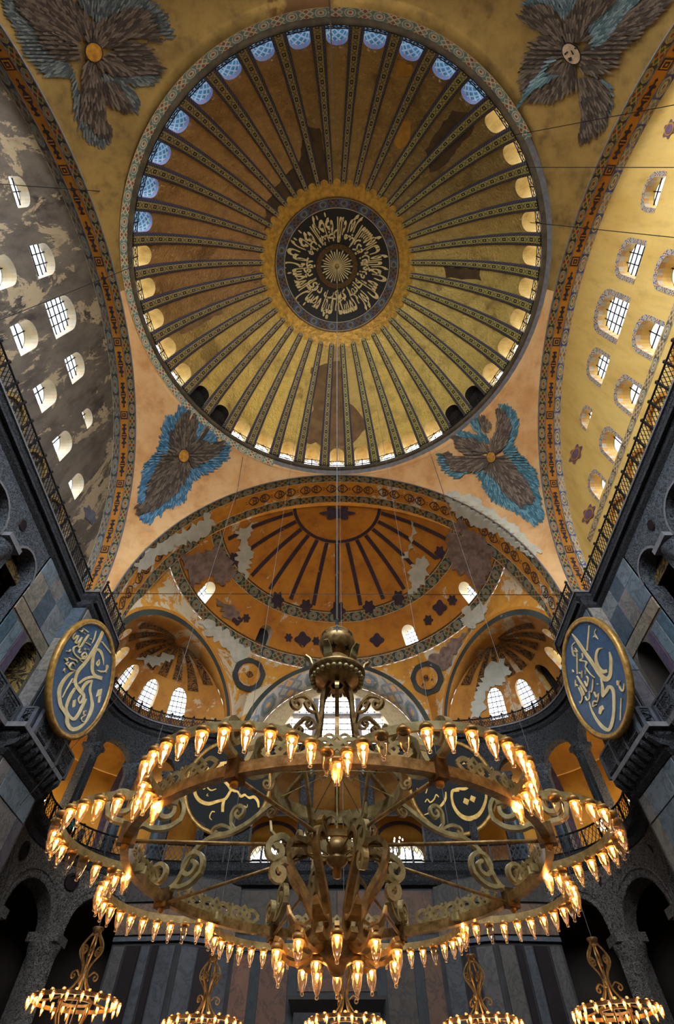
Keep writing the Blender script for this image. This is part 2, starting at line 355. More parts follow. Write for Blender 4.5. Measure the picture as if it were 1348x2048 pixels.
M = dict(
    panel=m_panel(), rib=m_rib(),
    gold=simple('gold_collar', '#b98d36', .4, .4, .3, 2.5, .5, .15),
    border=m_border('tile_border', .95, cg='#a5854a'), border_s=m_border('tile_border_small', 1.1, '#2f4a3a', '#6a2a1c', '#8f7c4c', '#27343c', .05),
    border_pale=m_border('tile_border_faded', 1.25, '#8a95a6', '#8f6a52', '#cdbb96', '#4a5596', .12, '#b8a68a'),
    border_grey=m_border('tile_border_worn', 1.6, '#5a5e60', '#5c4a40', '#8b8272', '#3a3f4a', .12, '#7c7263'),
    ring=m_border('medallion_ring', .95, '#2a2630', '#3a2a30', '#5d4a38', '#39507c'),
    diamond=m_border('diamond_band', .85, '#5f7a74', '#7d4136', '#c4b089', '#5c7a78'),
    orange=m_plaster('orange_band', '#c07f1e', '#b26f14', .70, '#bfb29a', '#7c4a18', .8),
    orange_w=m_plaster('orange_band_west', '#d08a1c', '#bd7412', .56, '#cbc3b2', '#8c5a2a', .74, seed=3.),
    semi=m_plaster('semidome_paint', '#c88220', '#b06a12', .625, '#c7b69a', '#6e5348', .73, seed=5.),
    semi_lo=m_plaster('semidome_lower_paint', '#d09430', '#be7c20', .505, '#cbbb9d', '#77594c', .66, seed=11., stain=.3),
    conch=m_plaster('conch_paint', '#c28430', '#aa6a1e', .555, '#c0a884', '#5c3a28', .72, seed=21.),
    pend=m_plaster('pendentive_plaster', '#dcb07a', '#cc9458', .80, '#dcc098', '#8a5a34', .78, seed=2., fine=.35, stain=.2),
    pend_gold=m_plaster('pendentive_old_gold', '#94763a', '#7a602c', .70, '#b0925a', '#5a3c14', .62, seed=7., fine=.7, stain=.6),
    tymp_l=m_plaster('tympanum_grey_stone', '#665c50', '#4a423b', .55, '#9c8a6e', '#352d28', .56, (1, 1.6, .5), 4., fine=1.0, stain=.6),
    tymp_r=m_plaster('tympanum_yellow_plaster', '#ddb968', '#d2aa56', .80, '#d2c09a', '#8c8068', .70, (1, 1.6, .4), 9., fine=.35, stain=.25),
    marble=m_marble('marble_panel', '#6a7078', '#1f2226'), marble_frame=m_marble('marble_frame', '#6b6458', '#2a2620', tint=False),
    carved=m_carved('carved_marble', '#24282e', '#565c64', 5.), carved_dk=m_carved('carved_dark_marble', '#1a1b1e', '#45484d', 6.), carved_bl=m_carved('carved_spandrel', '#302c2a', '#7a756f', 6.5),
    cornice=m_carved('cornice_marble', '#131417', '#3a3d43', 6.), rail_stone=simple('rail_stone', '#474b53', .65, 0, .25, 3.), lip=simple('cornice_lip', '#67666a', .6, 0, .2, 3.),
    iron=m_metal('wrought_iron', '#141417', '#2d2e33', .5, .7), cable=simple('steel_cable', '#55534f', .5, .3),
    dome_cornice=simple('dome_cornice_stone', '#4a3f2c', .7, 0, .4, 1.2, .3), dkstone=simple('dark_stone', '#2b2a2b', .75, 0, .35, 1.0, .3),
    reveal=m_reveal('reveal_cream', '#e0cfa8', '#d6cfc0', bf=.15), reveal_gold=m_reveal('reveal_gold', '#cdb478', '#b89a58', bf=0.), reveal_y=m_reveal('reveal_yellow', '#d9b25e', '#c99d48'),
    reveal_dk=simple('reveal_dark', '#1a1512', .9), reveal_blue=m_bluetile(),
    glass=m_glass(), glass_clear=m_glass((.8, .83, .86, 1), 'clear_window_glass'), border_win=m_border('window_border_paint', .38, '#2f3f78', '#8a3324', '#d8c49a', '#4a5c96', .04, '#cdb892'), lampglass=m_lampglass(), bars=simple('window_bars', '#4a4a50', .6, .2), bars_dk=simple('window_bars_dark', '#1c1c20', .6, .3), bars_w=simple('window_bars_stone', '#8d8c90', .7),
    black=simple('black_field', '#0f0e0c', .6), gilt=m_metal('gilt_letters', '#b8883a', '#d9b35c', .45, .35, 3.), gilt_pale=m_metal('gilt_letters_pale', '#c8ad70', '#e2cf9a', .45, .2, 3.),
    disc=m_marble('blue_disc_paint', '#385a7c', '#213a52', 1.5, .5, False), frame_gold=m_metal('disc_rim_gold', '#8a6428', '#c69a4c', .45, .4, 4.),
    brass=m_metal('aged_brass', '#75582e', '#b8955c', .38, .5, 9.), brass_lt=m_metal('pale_brass', '#92804f', '#c8b27c', .42, .4, 8.), bronze=m_metal('dark_bronze', '#4a341c', '#7d6038', .4, .6, 8.),
    flame=m_emit('lamp_flame', '#ffb85c', 7.), flame_small=m_emit('small_lamp_flame', '#ffa23c', 2.6), cap=m_metal('lamp_cap_brass', '#8a6430', '#c49a58', .4, .5, 9.),
    motif=simple('painted_motif', '#2c2430', .8, 0, .4, 2.), motif2=simple('painted_motif_purple', '#3d2f44', .8, 0, .4, 2.), semirib=m_plaster('semidome_rib_paint', '#3a2730', '#2a1c28', .64, '#a8722a', '#4a3a5a', .7, seed=8., fine=.6),
    conchrib=m_carved('conch_rib_paint', '#2b1c14', '#8a5a22', 2.4),
    green_arch=m_plaster('green_arch_band', '#39423c', '#262d2a', .66, '#a89c82', '#161a18', .7, seed=6.),
    vault=m_border('vault_star_tile', 2.6, '#a9bccb', '#d3b27e', '#7d93b8', '#b9c6d2', .02, '#d7d2c4'),
    orange_wall=m_plaster('gallery_orange', '#b98424', '#a87018', .74, '#b8a888', '#4a3040', .7, seed=12.), vaultgold=m_carved('gallery_vault_paint', '#20180e', '#7a6228', 1.6),
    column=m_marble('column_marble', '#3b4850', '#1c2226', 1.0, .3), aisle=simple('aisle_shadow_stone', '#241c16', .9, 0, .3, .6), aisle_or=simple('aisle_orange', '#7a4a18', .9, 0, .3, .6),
    porph=m_marble('porphyry_panel', '#1f1418', '#0e080b', 2., .6, False), door=simple('bronze_door', '#17100b', .6, .2, .3, 3.), floor=m_marble('floor_marble', '#77767a', '#3a3a3c', .6, .3, False),
    crystal=simple('crystal', '#d9e2ea', .1, .0, .1), blue=simple('feather_blue', '#2c7fa6', .75, 0, .35, 3., .2), skin=simple('skin', '#a87858', .6), cloth=simple('teal_shirt', '#1d7a78', .8), hair=simple('dark_hair', '#1a1412', .7),
)
def m_feather():                    # feather colour from the object's tint, each feather slightly different
    m = new_mat('mosaic_feathers'); u, v = uv(); c = objcol()
    k = noise(1.0, 0, vec(floor_(u)*7.31, floor_(u)*3.17, 0.)); f = frac(u)
    c1 = mix(step(k, .3, .7), mix(.55, c, '#0c0806'), mix(.16, c, '#c9b9a0')); c1 = mix((abs(f-.5)>.34)*.85, c1, '#0a0808')
    c1 = mix(step(noise(4, 4), .55, .8)*.3, c1, '#8d7f6c')
    finish(c1, .7, 0, noise(6, 3), .2, .03); return m
M['feather'] = m_feather()
# ================================================================== STRUCTURE
ST = 'structure'
SURF = []                           # built surfaces that paint is laid on
def keep(o): SURF.append(o); return o
# ------------------------------------------------------------------ windows
WN = [0]
def window(lp, mp, depth, rv, bars, label, nu=3, nv=4, bw=.05, glass=True, n=3, split=True, group=None, pane_d=None, cat='window', skip=(), gmat=None):
    WN[0] += 1
    us = [p[0] for p in lp]; vs = [p[1] for p in lp]; u0, u1, v0, v1 = min(us), max(us), min(vs), max(vs); uc = (u0+u1)/2
    base = mp(uc, v0, 0)
    root = empty('window_%d' % WN[0], base, label, cat, group, ST); off = -np.array(base)
    reveal(MB(), lp, mp, 0, depth, n, skip).build('reveal', rv, root, off=off)
    pd = pane_d or depth-.08
    if glass: fan(MB(), lp, mp, pd).build('glass', gmat or M['glass'], root, off=off)
    def span_v(u):                   # top of the opening at u
        t = [v for a, b in zip(lp, lp[1:]+lp[:1]) for v in ([a[1]+(b[1]-a[1])*(u-a[0])/(b[0]-a[0])] if (a[0]-u)*(b[0]-u) <= 0 and abs(a[0]-b[0]) > 1e-6 else [])]
        return (max(t) if t else v1)
    def span_u(v):
        t = [a[0]+(b[0]-a[0])*(v-a[1])/(b[1]-a[1]) for a, b in zip(lp, lp[1:]+lp[:1]) if (a[1]-v)*(b[1]-v) <= 0 and abs(a[1]-b[1]) > 1e-6]
        return (min(t), max(t)) if t else (u0, u1)
    acc = MB()
    def put(a, b):
        m = MB() if split else acc
        m.bar(mp(a[0], a[1], pd-.04), mp(b[0], b[1], pd-.04), bw, bw)
        if split: m.build('glazing_bar', bars, root, off=off)
    for i in range(1, nu): u = u0+(u1-u0)*i/nu; put((u, v0), (u, span_v(u)))
    for j in range(1, nv): v = v0+(v1-v0)*j/nv; a, b = span_u(v); put((a, v), (b, v))
    if not split: acc.build('glazing_bars', bars, root, off=off)
    return root

# ------------------------------------------------------------------ the dome
DR, DZ, DB = 15.63, 38.37, 15.35       # profile radius, its centre height, base radius
T0 = math.asin((41.3-DZ)/DR)
NEAR = .965                         # the dome ring is a little flatter on the near side
def squash(v): return np.array([v[0], v[1]*(NEAR if v[1] < 0 else 1.), v[2]])
def sq(mb): mb.v = [tuple(squash(q)) for q in mb.v]; return mb
def dome(az, v, off=0.):            # azimuth, distance up the profile from the base
    t = T0+v/DR; r = DR*math.cos(t); z = DZ+DR*math.sin(t)
    return squash((math.cos(az)*(r+off), math.sin(az)*(r+off), z))
def dome_in(az, v, d):              # d metres inside the shell, along its normal
    t = T0+v/DR; r = (DR-d)*math.cos(t); return squash((math.cos(az)*r, math.sin(az)*r, DZ+(DR-d)*math.sin(t)))
VTOP = (math.acos(7.0/DR)-T0)*DR
tones = {}
def tone(az):                       # colour of each panel as it is: tan paint, old gold, bright gold
    d = math.degrees(az) % 360
    key = [(0, '#96823a'), (20, '#a08a3e'), (45, '#a8913e'), (62, '#b3973c'), (80, '#a58a40'), (91, '#7d5f36'), (96, '#a78b3c'), (120, '#b69838'), (140, '#a88a34'), (160, '#8c7030'), (172, '#775426'), (185, '#80592a'), (215, '#86602c'), (245, '#86622e'), (262, '#75592c'), (275, '#84692f'), (288, '#7a5c24'), (300, '#6a5226'), (318, '#6e5a2a'), (332, '#7d6630'), (348, '#8c7534'), (360, '#96823a')]
    for (a, c1), (b, c2) in zip(key, key[1:]):
        if a <= d <= b: t = (d-a)/(b-a); p, q = srgb(c1), srgb(c2); c = [2.0*(p[i]+(q[i]-p[i])*t) for i in range(3)]; g = sum(c)/3; return tuple(min(1, x*.86+g*.14) for x in c)
ceiling = empty('ceiling', (0, 0, 41.3), 'great ribbed golden dome on its ring of forty windows', 'dome', kind=ST); COF = np.array([0, 0, -41.3])
HALF = math.radians(4.5); WL = arch(0, .05, .70, 2.15, 10)
VLO = [0., 1.0, 2.3, 2.7]
vgrid = list(np.linspace(3.12, VTOP, 17))
DARKW = {}
for k in range(40):
    az0 = math.radians(270+9*k); d = math.degrees(az0) % 360
    mp = lambda u, v, off=0., a=az0: dome(a+u/DB, v, off)
    mb = MB(); w_ = DB*HALF
    wall(mb, [(-w_, 0), (w_, 0), (w_, 3.2), (-w_, 3.2)], [WL], mp, .5)
    mb.grid(lambda u, v: mp(u, v), np.linspace(-w_, w_, 5), vgrid)
    keep(mb.build('dome_panel', M['panel'], ceiling, True, off=COF, color=tone(az0)))
    blue = 196 < d < 307; dark = any(abs(d-q) < 4.4 for q in (144, 135, 36, 45))
    wh = ('at the %s rim of the dome' % ('near' if 225 < d < 315 else 'far' if 45 < d < 135 else 'left' if 135 <= d <= 225 else 'right'))
    kd = 'shuttered dark dome window' if dark else 'dome window with a blue tracery soffit' if blue else 'dome window with a pale gold soffit and iron grille'; lab = kd+' '+wh
    window(WL, mp, 1.5, M['reveal_dk'] if dark else M['reveal_blue'] if blue else M['reveal_gold'], M['bars_dk'], lab, 4, 5, .045, split=False, gmat=M['glass'] if blue or dark else M['glass_clear'], group=kd.replace('window', 'windows')+' '+wh)
    if dark: fan(MB(), WL, mp, .7).build('shutter', M['reveal_dk'], bpy.data.objects['window_%d' % WN[0]], off=-np.array(mp(0, .05, 0)))
    # rib on the boundary after this panel
    ar = az0+HALF; L = np.linspace(.02, VTOP-.15, 22); mb = MB()
    prof = [(-.5, .0), (-.5, .10), (-.40, .16), (0, .2), (.40, .16), (.5, .10), (.5, 0)]
    rows = []; uvs = []
    for v in L:
        t = T0+v/DR; wd = .98-.50*(v/VTOP)**1.0
        for (a, h) in prof: rows.append(dome_in(ar+a*wd/(DR*math.cos(t)), v, h)); uvs.append((a+.5, v))
    n = len(prof)
    mb.add(rows, [(j*n+i, j*n+i+1, (j+1)*n+i+1, (j+1)*n+i) for j in range(len(L)-1) for i in range(n-1)], uvs)
    b = len(L)-1; tip = [dome_in(ar+math.cos(x)*.24/7.0, L[-1]+math.sin(x)*.3, .12) for x in np.linspace(0, pi, 7)]
    mb.add(tip, [tuple(range(7))], [(.5+.48*math.cos(x), .0) for x in np.linspace(0, pi, 7)])
    c = tone(ar); dr = math.degrees(ar) % 360
    rc = srgb('#9c8a58') if 90 < dr < 300 else srgb('#a49a58')
    mb.build('dome_rib', M['rib'], ceiling, off=COF, color=rc)
# collar and medallion at the crown
def cap(name, mat, r0, r1, d, parent, n=80, m=4, of=COF, uvs=None, fn=None):
    mb = MB(); rs = np.linspace(r0, r1, m)
    def pt(a, r):
        r = r if fn is None else fn(a, r); t = math.acos(min(1, r/DR)); return dome_in(a, (t-T0)*DR, d)
    mb.grid(pt, np.linspace(0, 2*pi, n+1), rs, lambda a, r: ((r-r0)/(r1-r0), a*(r0+r1)/2)); return mb.build(name, mat, parent, True, off=of)
cap('gold_collar', M['gold'], 5.7, 7.15, .03, ceiling, 320, 5, fn=lambda a, r: r+(.14*math.cos(40*a) if r > 7.1 else 0))
cap('crown_shell', M['black'], .01, 7.2, -.05, ceiling, 64, 6)
med = empty('dome_medallion', (0, 0, 53.6), 'round dark medallion with golden calligraphy at the crown of the dome', 'medallion'); MOF = np.array([0, 0, -53.6])
cap('tile_ring', M['ring'], 5.0, 5.82, .06, med, 96, 3, MOF)
cap('ring_edge', M['bronze'], 5.82, 5.92, .1, med, 96, 2, MOF)
cap('black_field', M['black'], 1.8, 5.0, .07, med, 96, 5, MOF)
cap('boss_ring', M['bronze'], 1.55, 2.0, .16, med, 64, 3, MOF)
cap('boss_field', M['black'], .02, 1.6, .10, med, 48, 3, MOF)
for k in range(32):
    a = 2*pi*k/32; r1 = 1.5 if k % 2 == 0 else 1.3; mb = MB()
    q = lambda r, s: dome_in(a+s/r, (math.acos(r/DR)-T0)*DR, .14)
    mb.add([q(.22, -.02), q(.22, .02), q(r1, .06), q(r1+.05, 0), q(r1, -.06)], [(0, 1, 2, 3, 4)]); mb.build('gilt_ray', M['gilt_pale'], med, off=MOF)
MB().lathe([(.0, -.25), (.12, -.24), (.2, -.15), (.24, 0)], 16, (0, 0, 53.9)).build('boss_knob', M['brass'], med, True, off=MOF)

# ------------------------------------------------------------------ dome cornice, its painted band and the railing
t1 = sq(MB().lathe([(15.45, 41.36), (15.06, 41.36), (15.02, 41.2), (15.2, 41.05), (15.42, 41.05)], 160)).build('trim_1', M['dome_cornice'], None, True)
tag(t1, 'dark ring cornice under the dome windows', 'cornice', kind=ST)
bd = sq(MB().lathe([(15.62, 40.42), (15.32, 41.08)], 120, (0, 0, 0), math.radians(112), math.radians(322), 1.35)).build('diamond_band', M['diamond'], t1)
sq(MB().lathe([(15.62, 40.72), (15.32, 41.08)], 80, (0, 0, 0), math.radians(-38), math.radians(112))).build('plain_band', M['lip'], t1)
rail = empty('dome_railing', (0, 0, 41.42), 'black iron lattice railing all round the foot of the dome', 'railing'); ROF = np.array([0, 0, -41.42])
for nm, z, r in (('top_rail', 42.35, .035), ('bottom_rail', 41.52, .03)):
    sq(MB().tube([(15.08*math.cos(a), 15.08*math.sin(a), z) for a in np.linspace(0, 2*pi, 161)[:-1]], r, 6, closed=True)).build(nm, M['iron'], rail, off=ROF)
pp = MB().box((0, 0, .5), (.035, .035, .55)).build('post', M['iron'], rail, off=(0, 0, 0)); lat = MB()
for k in range(120):
    a0, a1 = 2*pi*k/120, 2*pi*(k+1)/120; P = lambda a, z: tuple(squash((15.08*math.cos(a), 15.08*math.sin(a), z)))
    if k % 3 == 0:
        if k == 0: pp.location = (15.08, 0, 0)
        else: inst(pp, 'post', loc=P(a0, 0), rot=(0, 0, a0), parent=rail)
    lat.bar(P(a0, 41.52), P(a1, 42.35), .03, .03); lat.bar(P(a1, 41.52), P(a0, 42.35), .03, .03); am = (a0+a1)/2
    lat.bar(P(a0, 41.93), P(a1, 41.93), .025, .025)
lat.build('lattice', M['iron'], rail, off=ROF, kind='stuff')

# ------------------------------------------------------------------ great arches and pendentives
def sarch(sx, t): return np.array([sx*15.8, -.3+16*math.cos(t), 23.8+16*math.sin(t)])      # side arch, t = 0 at the far foot
def farch(sy, t): return np.array([14.9*math.cos(t), sy*15.6, 25+15.7*math.sin(t)])         # west (+1) / east (-1) arch
def pendentive(sx, sy, mat, name, label):
    def pt(s, t):
        if t < 0:
            A = pt(s, 0); a = math.atan2(A[1], A[0]); e = -t; r = math.hypot(A[0], A[1]); zt = 41.15; rt = 15.5
            ky = 1-(1-NEAR)*e if sy < 0 else 1.; return np.array([math.cos(a)*(r+(rt-r)*e), ky*math.sin(a)*(r+(rt-r)*e), A[2]+(zt-A[2])*e])
        ta = pi/2*(1-t) if sy > 0 else pi/2*(1+t); A = sarch(sx, ta); tb = pi/2*(1+t) if sx < 0 else pi/2*(1-t); B = farch(sy, tb)
        a = math.atan2(A[1], A[0]); b = math.atan2(B[1], B[0])
        if b-a > pi: b -= 2*pi
        if a-b > pi: b += 2*pi
        az = a+(b-a)*s; r = math.hypot(*A[:2])*(1-s)+math.hypot(*B[:2])*s; r0 = r
        bul = 4*s*(1-s); r = r + bul*(.35*math.sin(pi*min(1, max(0, t)))); z = A[2]*(1-s)+B[2]*s
        return np.array([math.cos(az)*r, math.sin(az)*r, z])
    o = keep(MB().grid(pt, np.linspace(0, 1, 25), [-1, -.5]+list(np.linspace(0, 1, 25))).build(name, mat, None, True))
    return tag(o, label, 'pendentive', kind=ST)
pendentive(-1, 1, M['pend'], 'trim_2', 'tan pendentive holding the blue winged mosaic below the dome, far left')
pendentive(1, 1, M['pend'], 'trim_3', 'salmon pendentive holding the blue winged mosaic below the dome, far right')
pendentive(-1, -1, M['pend_gold'], 'trim_4', 'old gold pendentive with the brown winged mosaic, near left corner')
pendentive(1, -1, M['pend_gold'], 'trim_5', 'old gold pendentive with the faced winged mosaic, near right corner')

def band(fn, w0, w1, mat, name, parent, smooth=True, n=90, ul=None):   # soffit strip: fn(t, w) with w across
    ts = np.linspace(0, pi, n+1); P = np.array([fn(t, (w0+w1)/2) for t in ts]); L = np.concatenate([[0], np.cumsum(np.linalg.norm(np.diff(P, axis=0), axis=1))])
    mb = MB(); us = (w0, w1)
    mb.add([fn(t, q) for t in ts for q in us], [(i*2, i*2+1, i*2+3, i*2+2) for i in range(n)], [((q-w0)/(w1-w0), L[i]) for i in range(n+1) for q in us])
    return keep(mb.build(name, mat, parent, smooth))
def side_soffit(sx):
    return lambda t, q: np.array([sx*(15.8+q), -.3+(16-.05*q)*math.cos(t), 23.8+(16-.05*q)*math.sin(t)])
TYX = 17.5
def grp(name, label, cat='arch'):
    return empty(name, (0, 0, 0), label, cat, kind=ST)
for sx, nm, lab in ((-1, 'trim_6', 'great side arch with dark vases on an orange band, grey window wall side'), (1, 'trim_7', 'great side arch with dark vases on an orange band, yellow window wall side')):
    g = grp(nm, lab); f = side_soffit(sx)
    band(f, 0, .52, M['border'], 'tile_border', g); band(f, .52, 1.18, M['orange'], 'orange_band', g); band(f, 1.18, TYX-15.8, M['border_pale'] if sx > 0 else M['border_grey'], 'faded_border', g)
    def tube_edge(q, r=.05): MB().tube([f(t, q)-np.array([0, 0, .02]) for t in np.linspace(0.02, pi-.02, 90)], r, 5).build('fillet', M['lip'], g)
    tube_edge(0, .06); tube_edge(.52, .03); tube_edge(1.18, .03)
def front_soffit(sy): return lambda t, q: np.array([(14.9-.0*q)*math.cos(t), sy*(15.6+q), 25+(15.7-.0*q)*math.sin(t)])
g = grp('trim_8', 'great west arch with scrollwork on an orange band over the half dome'); f = front_soffit(1)
band(f, 0, .75, M['border_s'], 'tile_border', g); band(f, .75, 2.2, M['orange_w'], 'orange_band', g); band(f, 2.2, 3.3, M['border_s'], 'inner_tile_border', g)
MB().tube([f(t, 0)-np.array([0, 0, .02]) for t in np.linspace(0.02, pi-.02, 90)], .06, 5).build('fillet', M['lip'], g)
for sx in (-1, 1): MB().grid(lambda u, v: np.array([sx*14.9, u, v]), [15.6, 18.6], [23.3, 25]).build('springing', M['border_s'], g)
ge = grp('trim_9', 'great east arch soffit painted dark red behind the near rim of the dome'); f = front_soffit(-1)
band(f, 0, 3.0, m_border('east_arch_paint', 1.3, '#5a2a0e', '#3a1408', '#b4641a', '#2a120a'), 'painted_soffit', ge)

# ------------------------------------------------------------------ side walls
AW = [(y, 34.15 if abs(y) < 4 else 33.7) for y in (-6.5, -3.2, .1, 3.35, 6.7)]
UPW = [(-6.5, 33.1, .72, 34.0, 2, 4), (-3.1, 32.9, .85, 34.5, 3, 5), (.1, 32.7, 1.05, 35.0, 4, 6), (3.3, 32.9, .82, 34.4, 3, 4), (6.75, 33.0, .62, 33.6, 2, 3)]
LOW = [(-9.9, 28.75, .62, 29.9, 2, 2), (-6.5, 28.9, .68, 30.0, 2, 2), (-3.1, 28.8, .75, 30.2, 2, 3), (.2, 28.7, .78, 30.2, 2, 3), (3.6, 28.7, .74, 30.2, 2, 3), (6.9, 28.7, .7, 30.1, 2, 2), (9.9, 28.8, .66, 29.9, 1, 2)]
names = {0: 'farthest from the centre, near', 4: 'farthest from the centre, far'}
for sx, nm, mat, rv, bz, lab, tone_ in ((-1, 'wall_left', M['tymp_l'], M['reveal'], M['bars_dk'], 'arched wall of grey peeling stone pierced by two rows of windows', 'grey stone wall'),
                                   (1, 'wall_right', M['tymp_r'], M['reveal_y'], M['bars_dk'], 'arched yellow plaster wall pierced by two rows of windows', 'yellow wall')):
    mp = lambda u, v, off=0., sx=sx: np.array([sx*(TYX+off), u, v])
    outer = [(15.75, 23.3)] + [(-.3+16.05*math.cos(t), 23.8+16.05*math.sin(t)) for t in np.linspace(0, pi, 41)] + [(-16.3, 23.3)]
    ordn = ('nearest', 'second', 'middle', 'fourth', 'farthest'); ord7 = ('nearest', 'second', 'third', 'middle', 'fifth', 'sixth', 'farthest')
    loops = []
    for i, (y, v0, hw, vs, nu, nv) in enumerate(UPW): loops.append((arch(y, v0, hw, vs), nu, nv, '%s window of the upper row in the %s' % (ordn[i], tone_)))
    for i, (y, v0, hw, vs, nu, nv) in enumerate(LOW): loops.append((arch(y, v0, hw, vs), nu, nv, '%s window of the lower row in the %s' % (ord7[i], tone_)))
    wl = keep(wall(MB(), outer, [l[0] for l in loops], mp, 1.2).build(nm, mat)); tag(wl, lab, 'wall', kind=ST)
    for lp, nu, nv, lb in loops: window(lp, mp, .62 if lp[0][1] > 31 else .85, rv, bz, lb, nu, nv, .06, n=2)
    if sx > 0:                       # painted borders round the windows and lattice string course
        for lp, *_ in loops:
            c = (np.mean([p[0] for p in lp[:2]]), lp[0][1]); big = [(c[0]+(p[0]-c[0])*1.33, c[1]-.0+(p[1]-c[1])*1.16) for p in lp]
            L = 0; mb = MB(); ks = list(range(1, len(lp)))+[0]
            for i in range(len(ks)):
                a, b = lp[ks[i]], big[ks[i]]
                if i: L += math.dist(lp[ks[i]], lp[ks[i-1]])
                mb.add([mp(*a, -.02), mp(*b, -.02)], [], [(0, L), (1, L)])
            mb.f = [(2*i, 2*i+1, 2*i+3, 2*i+2) for i in range(len(ks)-1)]
            mb.build('window_border', M['border_win'], wl)
        MB().grid(lambda u, v: mp(v, u, -.02), [28.05, 28.6], np.linspace(-13, 13.6, 40), lambda u, v: ((u-28.05)/.55, v)).build('lattice_course', m_border('lattice_course', .9, '#5a5448', '#6a6458', '#c9a878', '#5a5448'), wl)
    for y in (-9.9, -6.6, -3.3, 0, 3.3, 6.6, 9.8):       # blind arches behind the railing
        lp = arch(y, 23.4, 1.05, 25.9, 10); mb = MB(); big = arch(y, 23.4, 1.25, 25.9, 10)
        mb.add([mp(*p, -.16) for p in lp[2:]]+[mp(*p, -.16) for p in big[2:]]+[mp(*p, .0) for p in big[2:]]+[mp(*p, 0) for p in lp[2:]],
               [(i+11*a, i+1+11*a, i+1+11*b, i+11*b) for i in range(10) for a, b in ((0, 1), (1, 2), (3, 0))]); mb.build('blind_arch', M['orange'] if sx > 0 else M['pend_gold'], wl)
# ------------------------------------------------------------------ upper cornice (side walls, pier steps, exedrae)
EXP = np.array([(-15.1, 18.3), (-16.4, 20.5), (-16.9, 23), (-16.3, 25.7), (-14.8, 27.6), (-12.2, 28.8), (-9.0, 29.3)])
def catmull(P, n=20):
    P = np.array(P, float); Q = np.vstack([2*P[0]-P[1], P, 2*P[-1]-P[-2]]); out = []
    for i in range(1, len(Q)-2):
        for t in np.linspace(0, 1, n, endpoint=False):
            a, b, c, d = Q[i-1], Q[i], Q[i+1], Q[i+2]; out.append(.5*((2*b)+(-a+c)*t+(2*a-5*b+4*c-d)*t*t+(-a+3*b-3*c+d)*t**3))
    return np.array(out+[P[-1]])
_E = catmull(EXP); _L = np.concatenate([[0], np.cumsum(np.hypot(*np.diff(_E, axis=0).T))]); EXL = _L[-1]
_N = np.gradient(_E, axis=0); _N = np.stack([-_N[:, 1], _N[:, 0]], 1); _N /= np.linalg.norm(_N, axis=1, keepdims=True)   # outward
def ex(s, off=0., sx=-1):
    x = np.interp(s, _L, _E[:, 0]); y = np.interp(s, _L, _E[:, 1]); nx = np.interp(s, _L, _N[:, 0]); ny = np.interp(s, _L, _N[:, 1]); n = math.hypot(nx, ny)
    return np.array([-sx*(x+off*nx/n), y+off*ny/n])
def mirror_path(p, sx): return [(-sx*x, y, z) for x, y, z in p]
COR = [(.0, -.85), (.22, -.72), (.28, -.45), (.5, -.28), (.55, -.12), (.62, -.10), (.62, .0), (-1.2, .0)]
def side_path(z, o=0., s0=0., sx=-1, ex0=.4, exs=26):
    p = [(-16.0+o, -16, z), (-16.0+o, 14.25-o*0, z), (-15.1+o, 14.25, z), (-15.1+o, 18.2, z)] + [(ex(s, -o)[0], ex(s, -o)[1], z) for s in np.linspace(ex0, EXL, exs)]
    return p
for sx in (-1, 1):
    p = side_path(23.35); path = [(x*-sx, y, z) for x, y, z in p]
    prof = COR if sx < 0 else COR
    mb = MB(); mb.sweep(np.array(p) if sx < 0 else np.array(path), [(-o, z) for o, z in prof] if sx < 0 else [(o, z) for o, z in prof])
    o = mb.build('trim_%d' % (10 if sx < 0 else 11), M['cornice']); tag(o, 'dark carved marble cornice under the upper railing on the %s' % ('grey wall side' if sx < 0 else 'yellow wall side'), 'cornice', kind=ST)
    MB().sweep(np.array(p) if sx < 0 else np.array(path), [(-.6*1, -.09), (-.64, -.09), (-.64, .02), (-.6, .02)] if sx < 0 else [(.6, -.09), (.64, -.09), (.64, .02), (.6, .02)]).build('cornice_lip', M['lip'], o)
    # dentils
    md = MB().box((0, 0, 0), (.16, .07, .09)); first = None; n = 0
    P = np.array(side_path(0, .42)); seg = np.hypot(*np.diff(P[:, :2], axis=0).T); T = np.concatenate([[0], np.cumsum(seg)])
    for q in np.arange(12, T[-1], .30):
        x = np.interp(q, T, P[:, 0]); y = np.interp(q, T, P[:, 1]); i = min(np.searchsorted(T, q)-1, len(P)-2); dd = P[i+1]-P[i]; an = math.atan2(dd[1], dd[0])
        an = an if sx < 0 else pi-an; n += 1
        if first is None: first = md.build('dentil', M['cornice'], o); first.location = (x*-sx, y, 22.93); first.rotation_euler = (0, 0, an)
        elif n < 150: inst(first, 'dentil', loc=(x*-sx, y, 22.93), rot=(0, 0, an), parent=o)
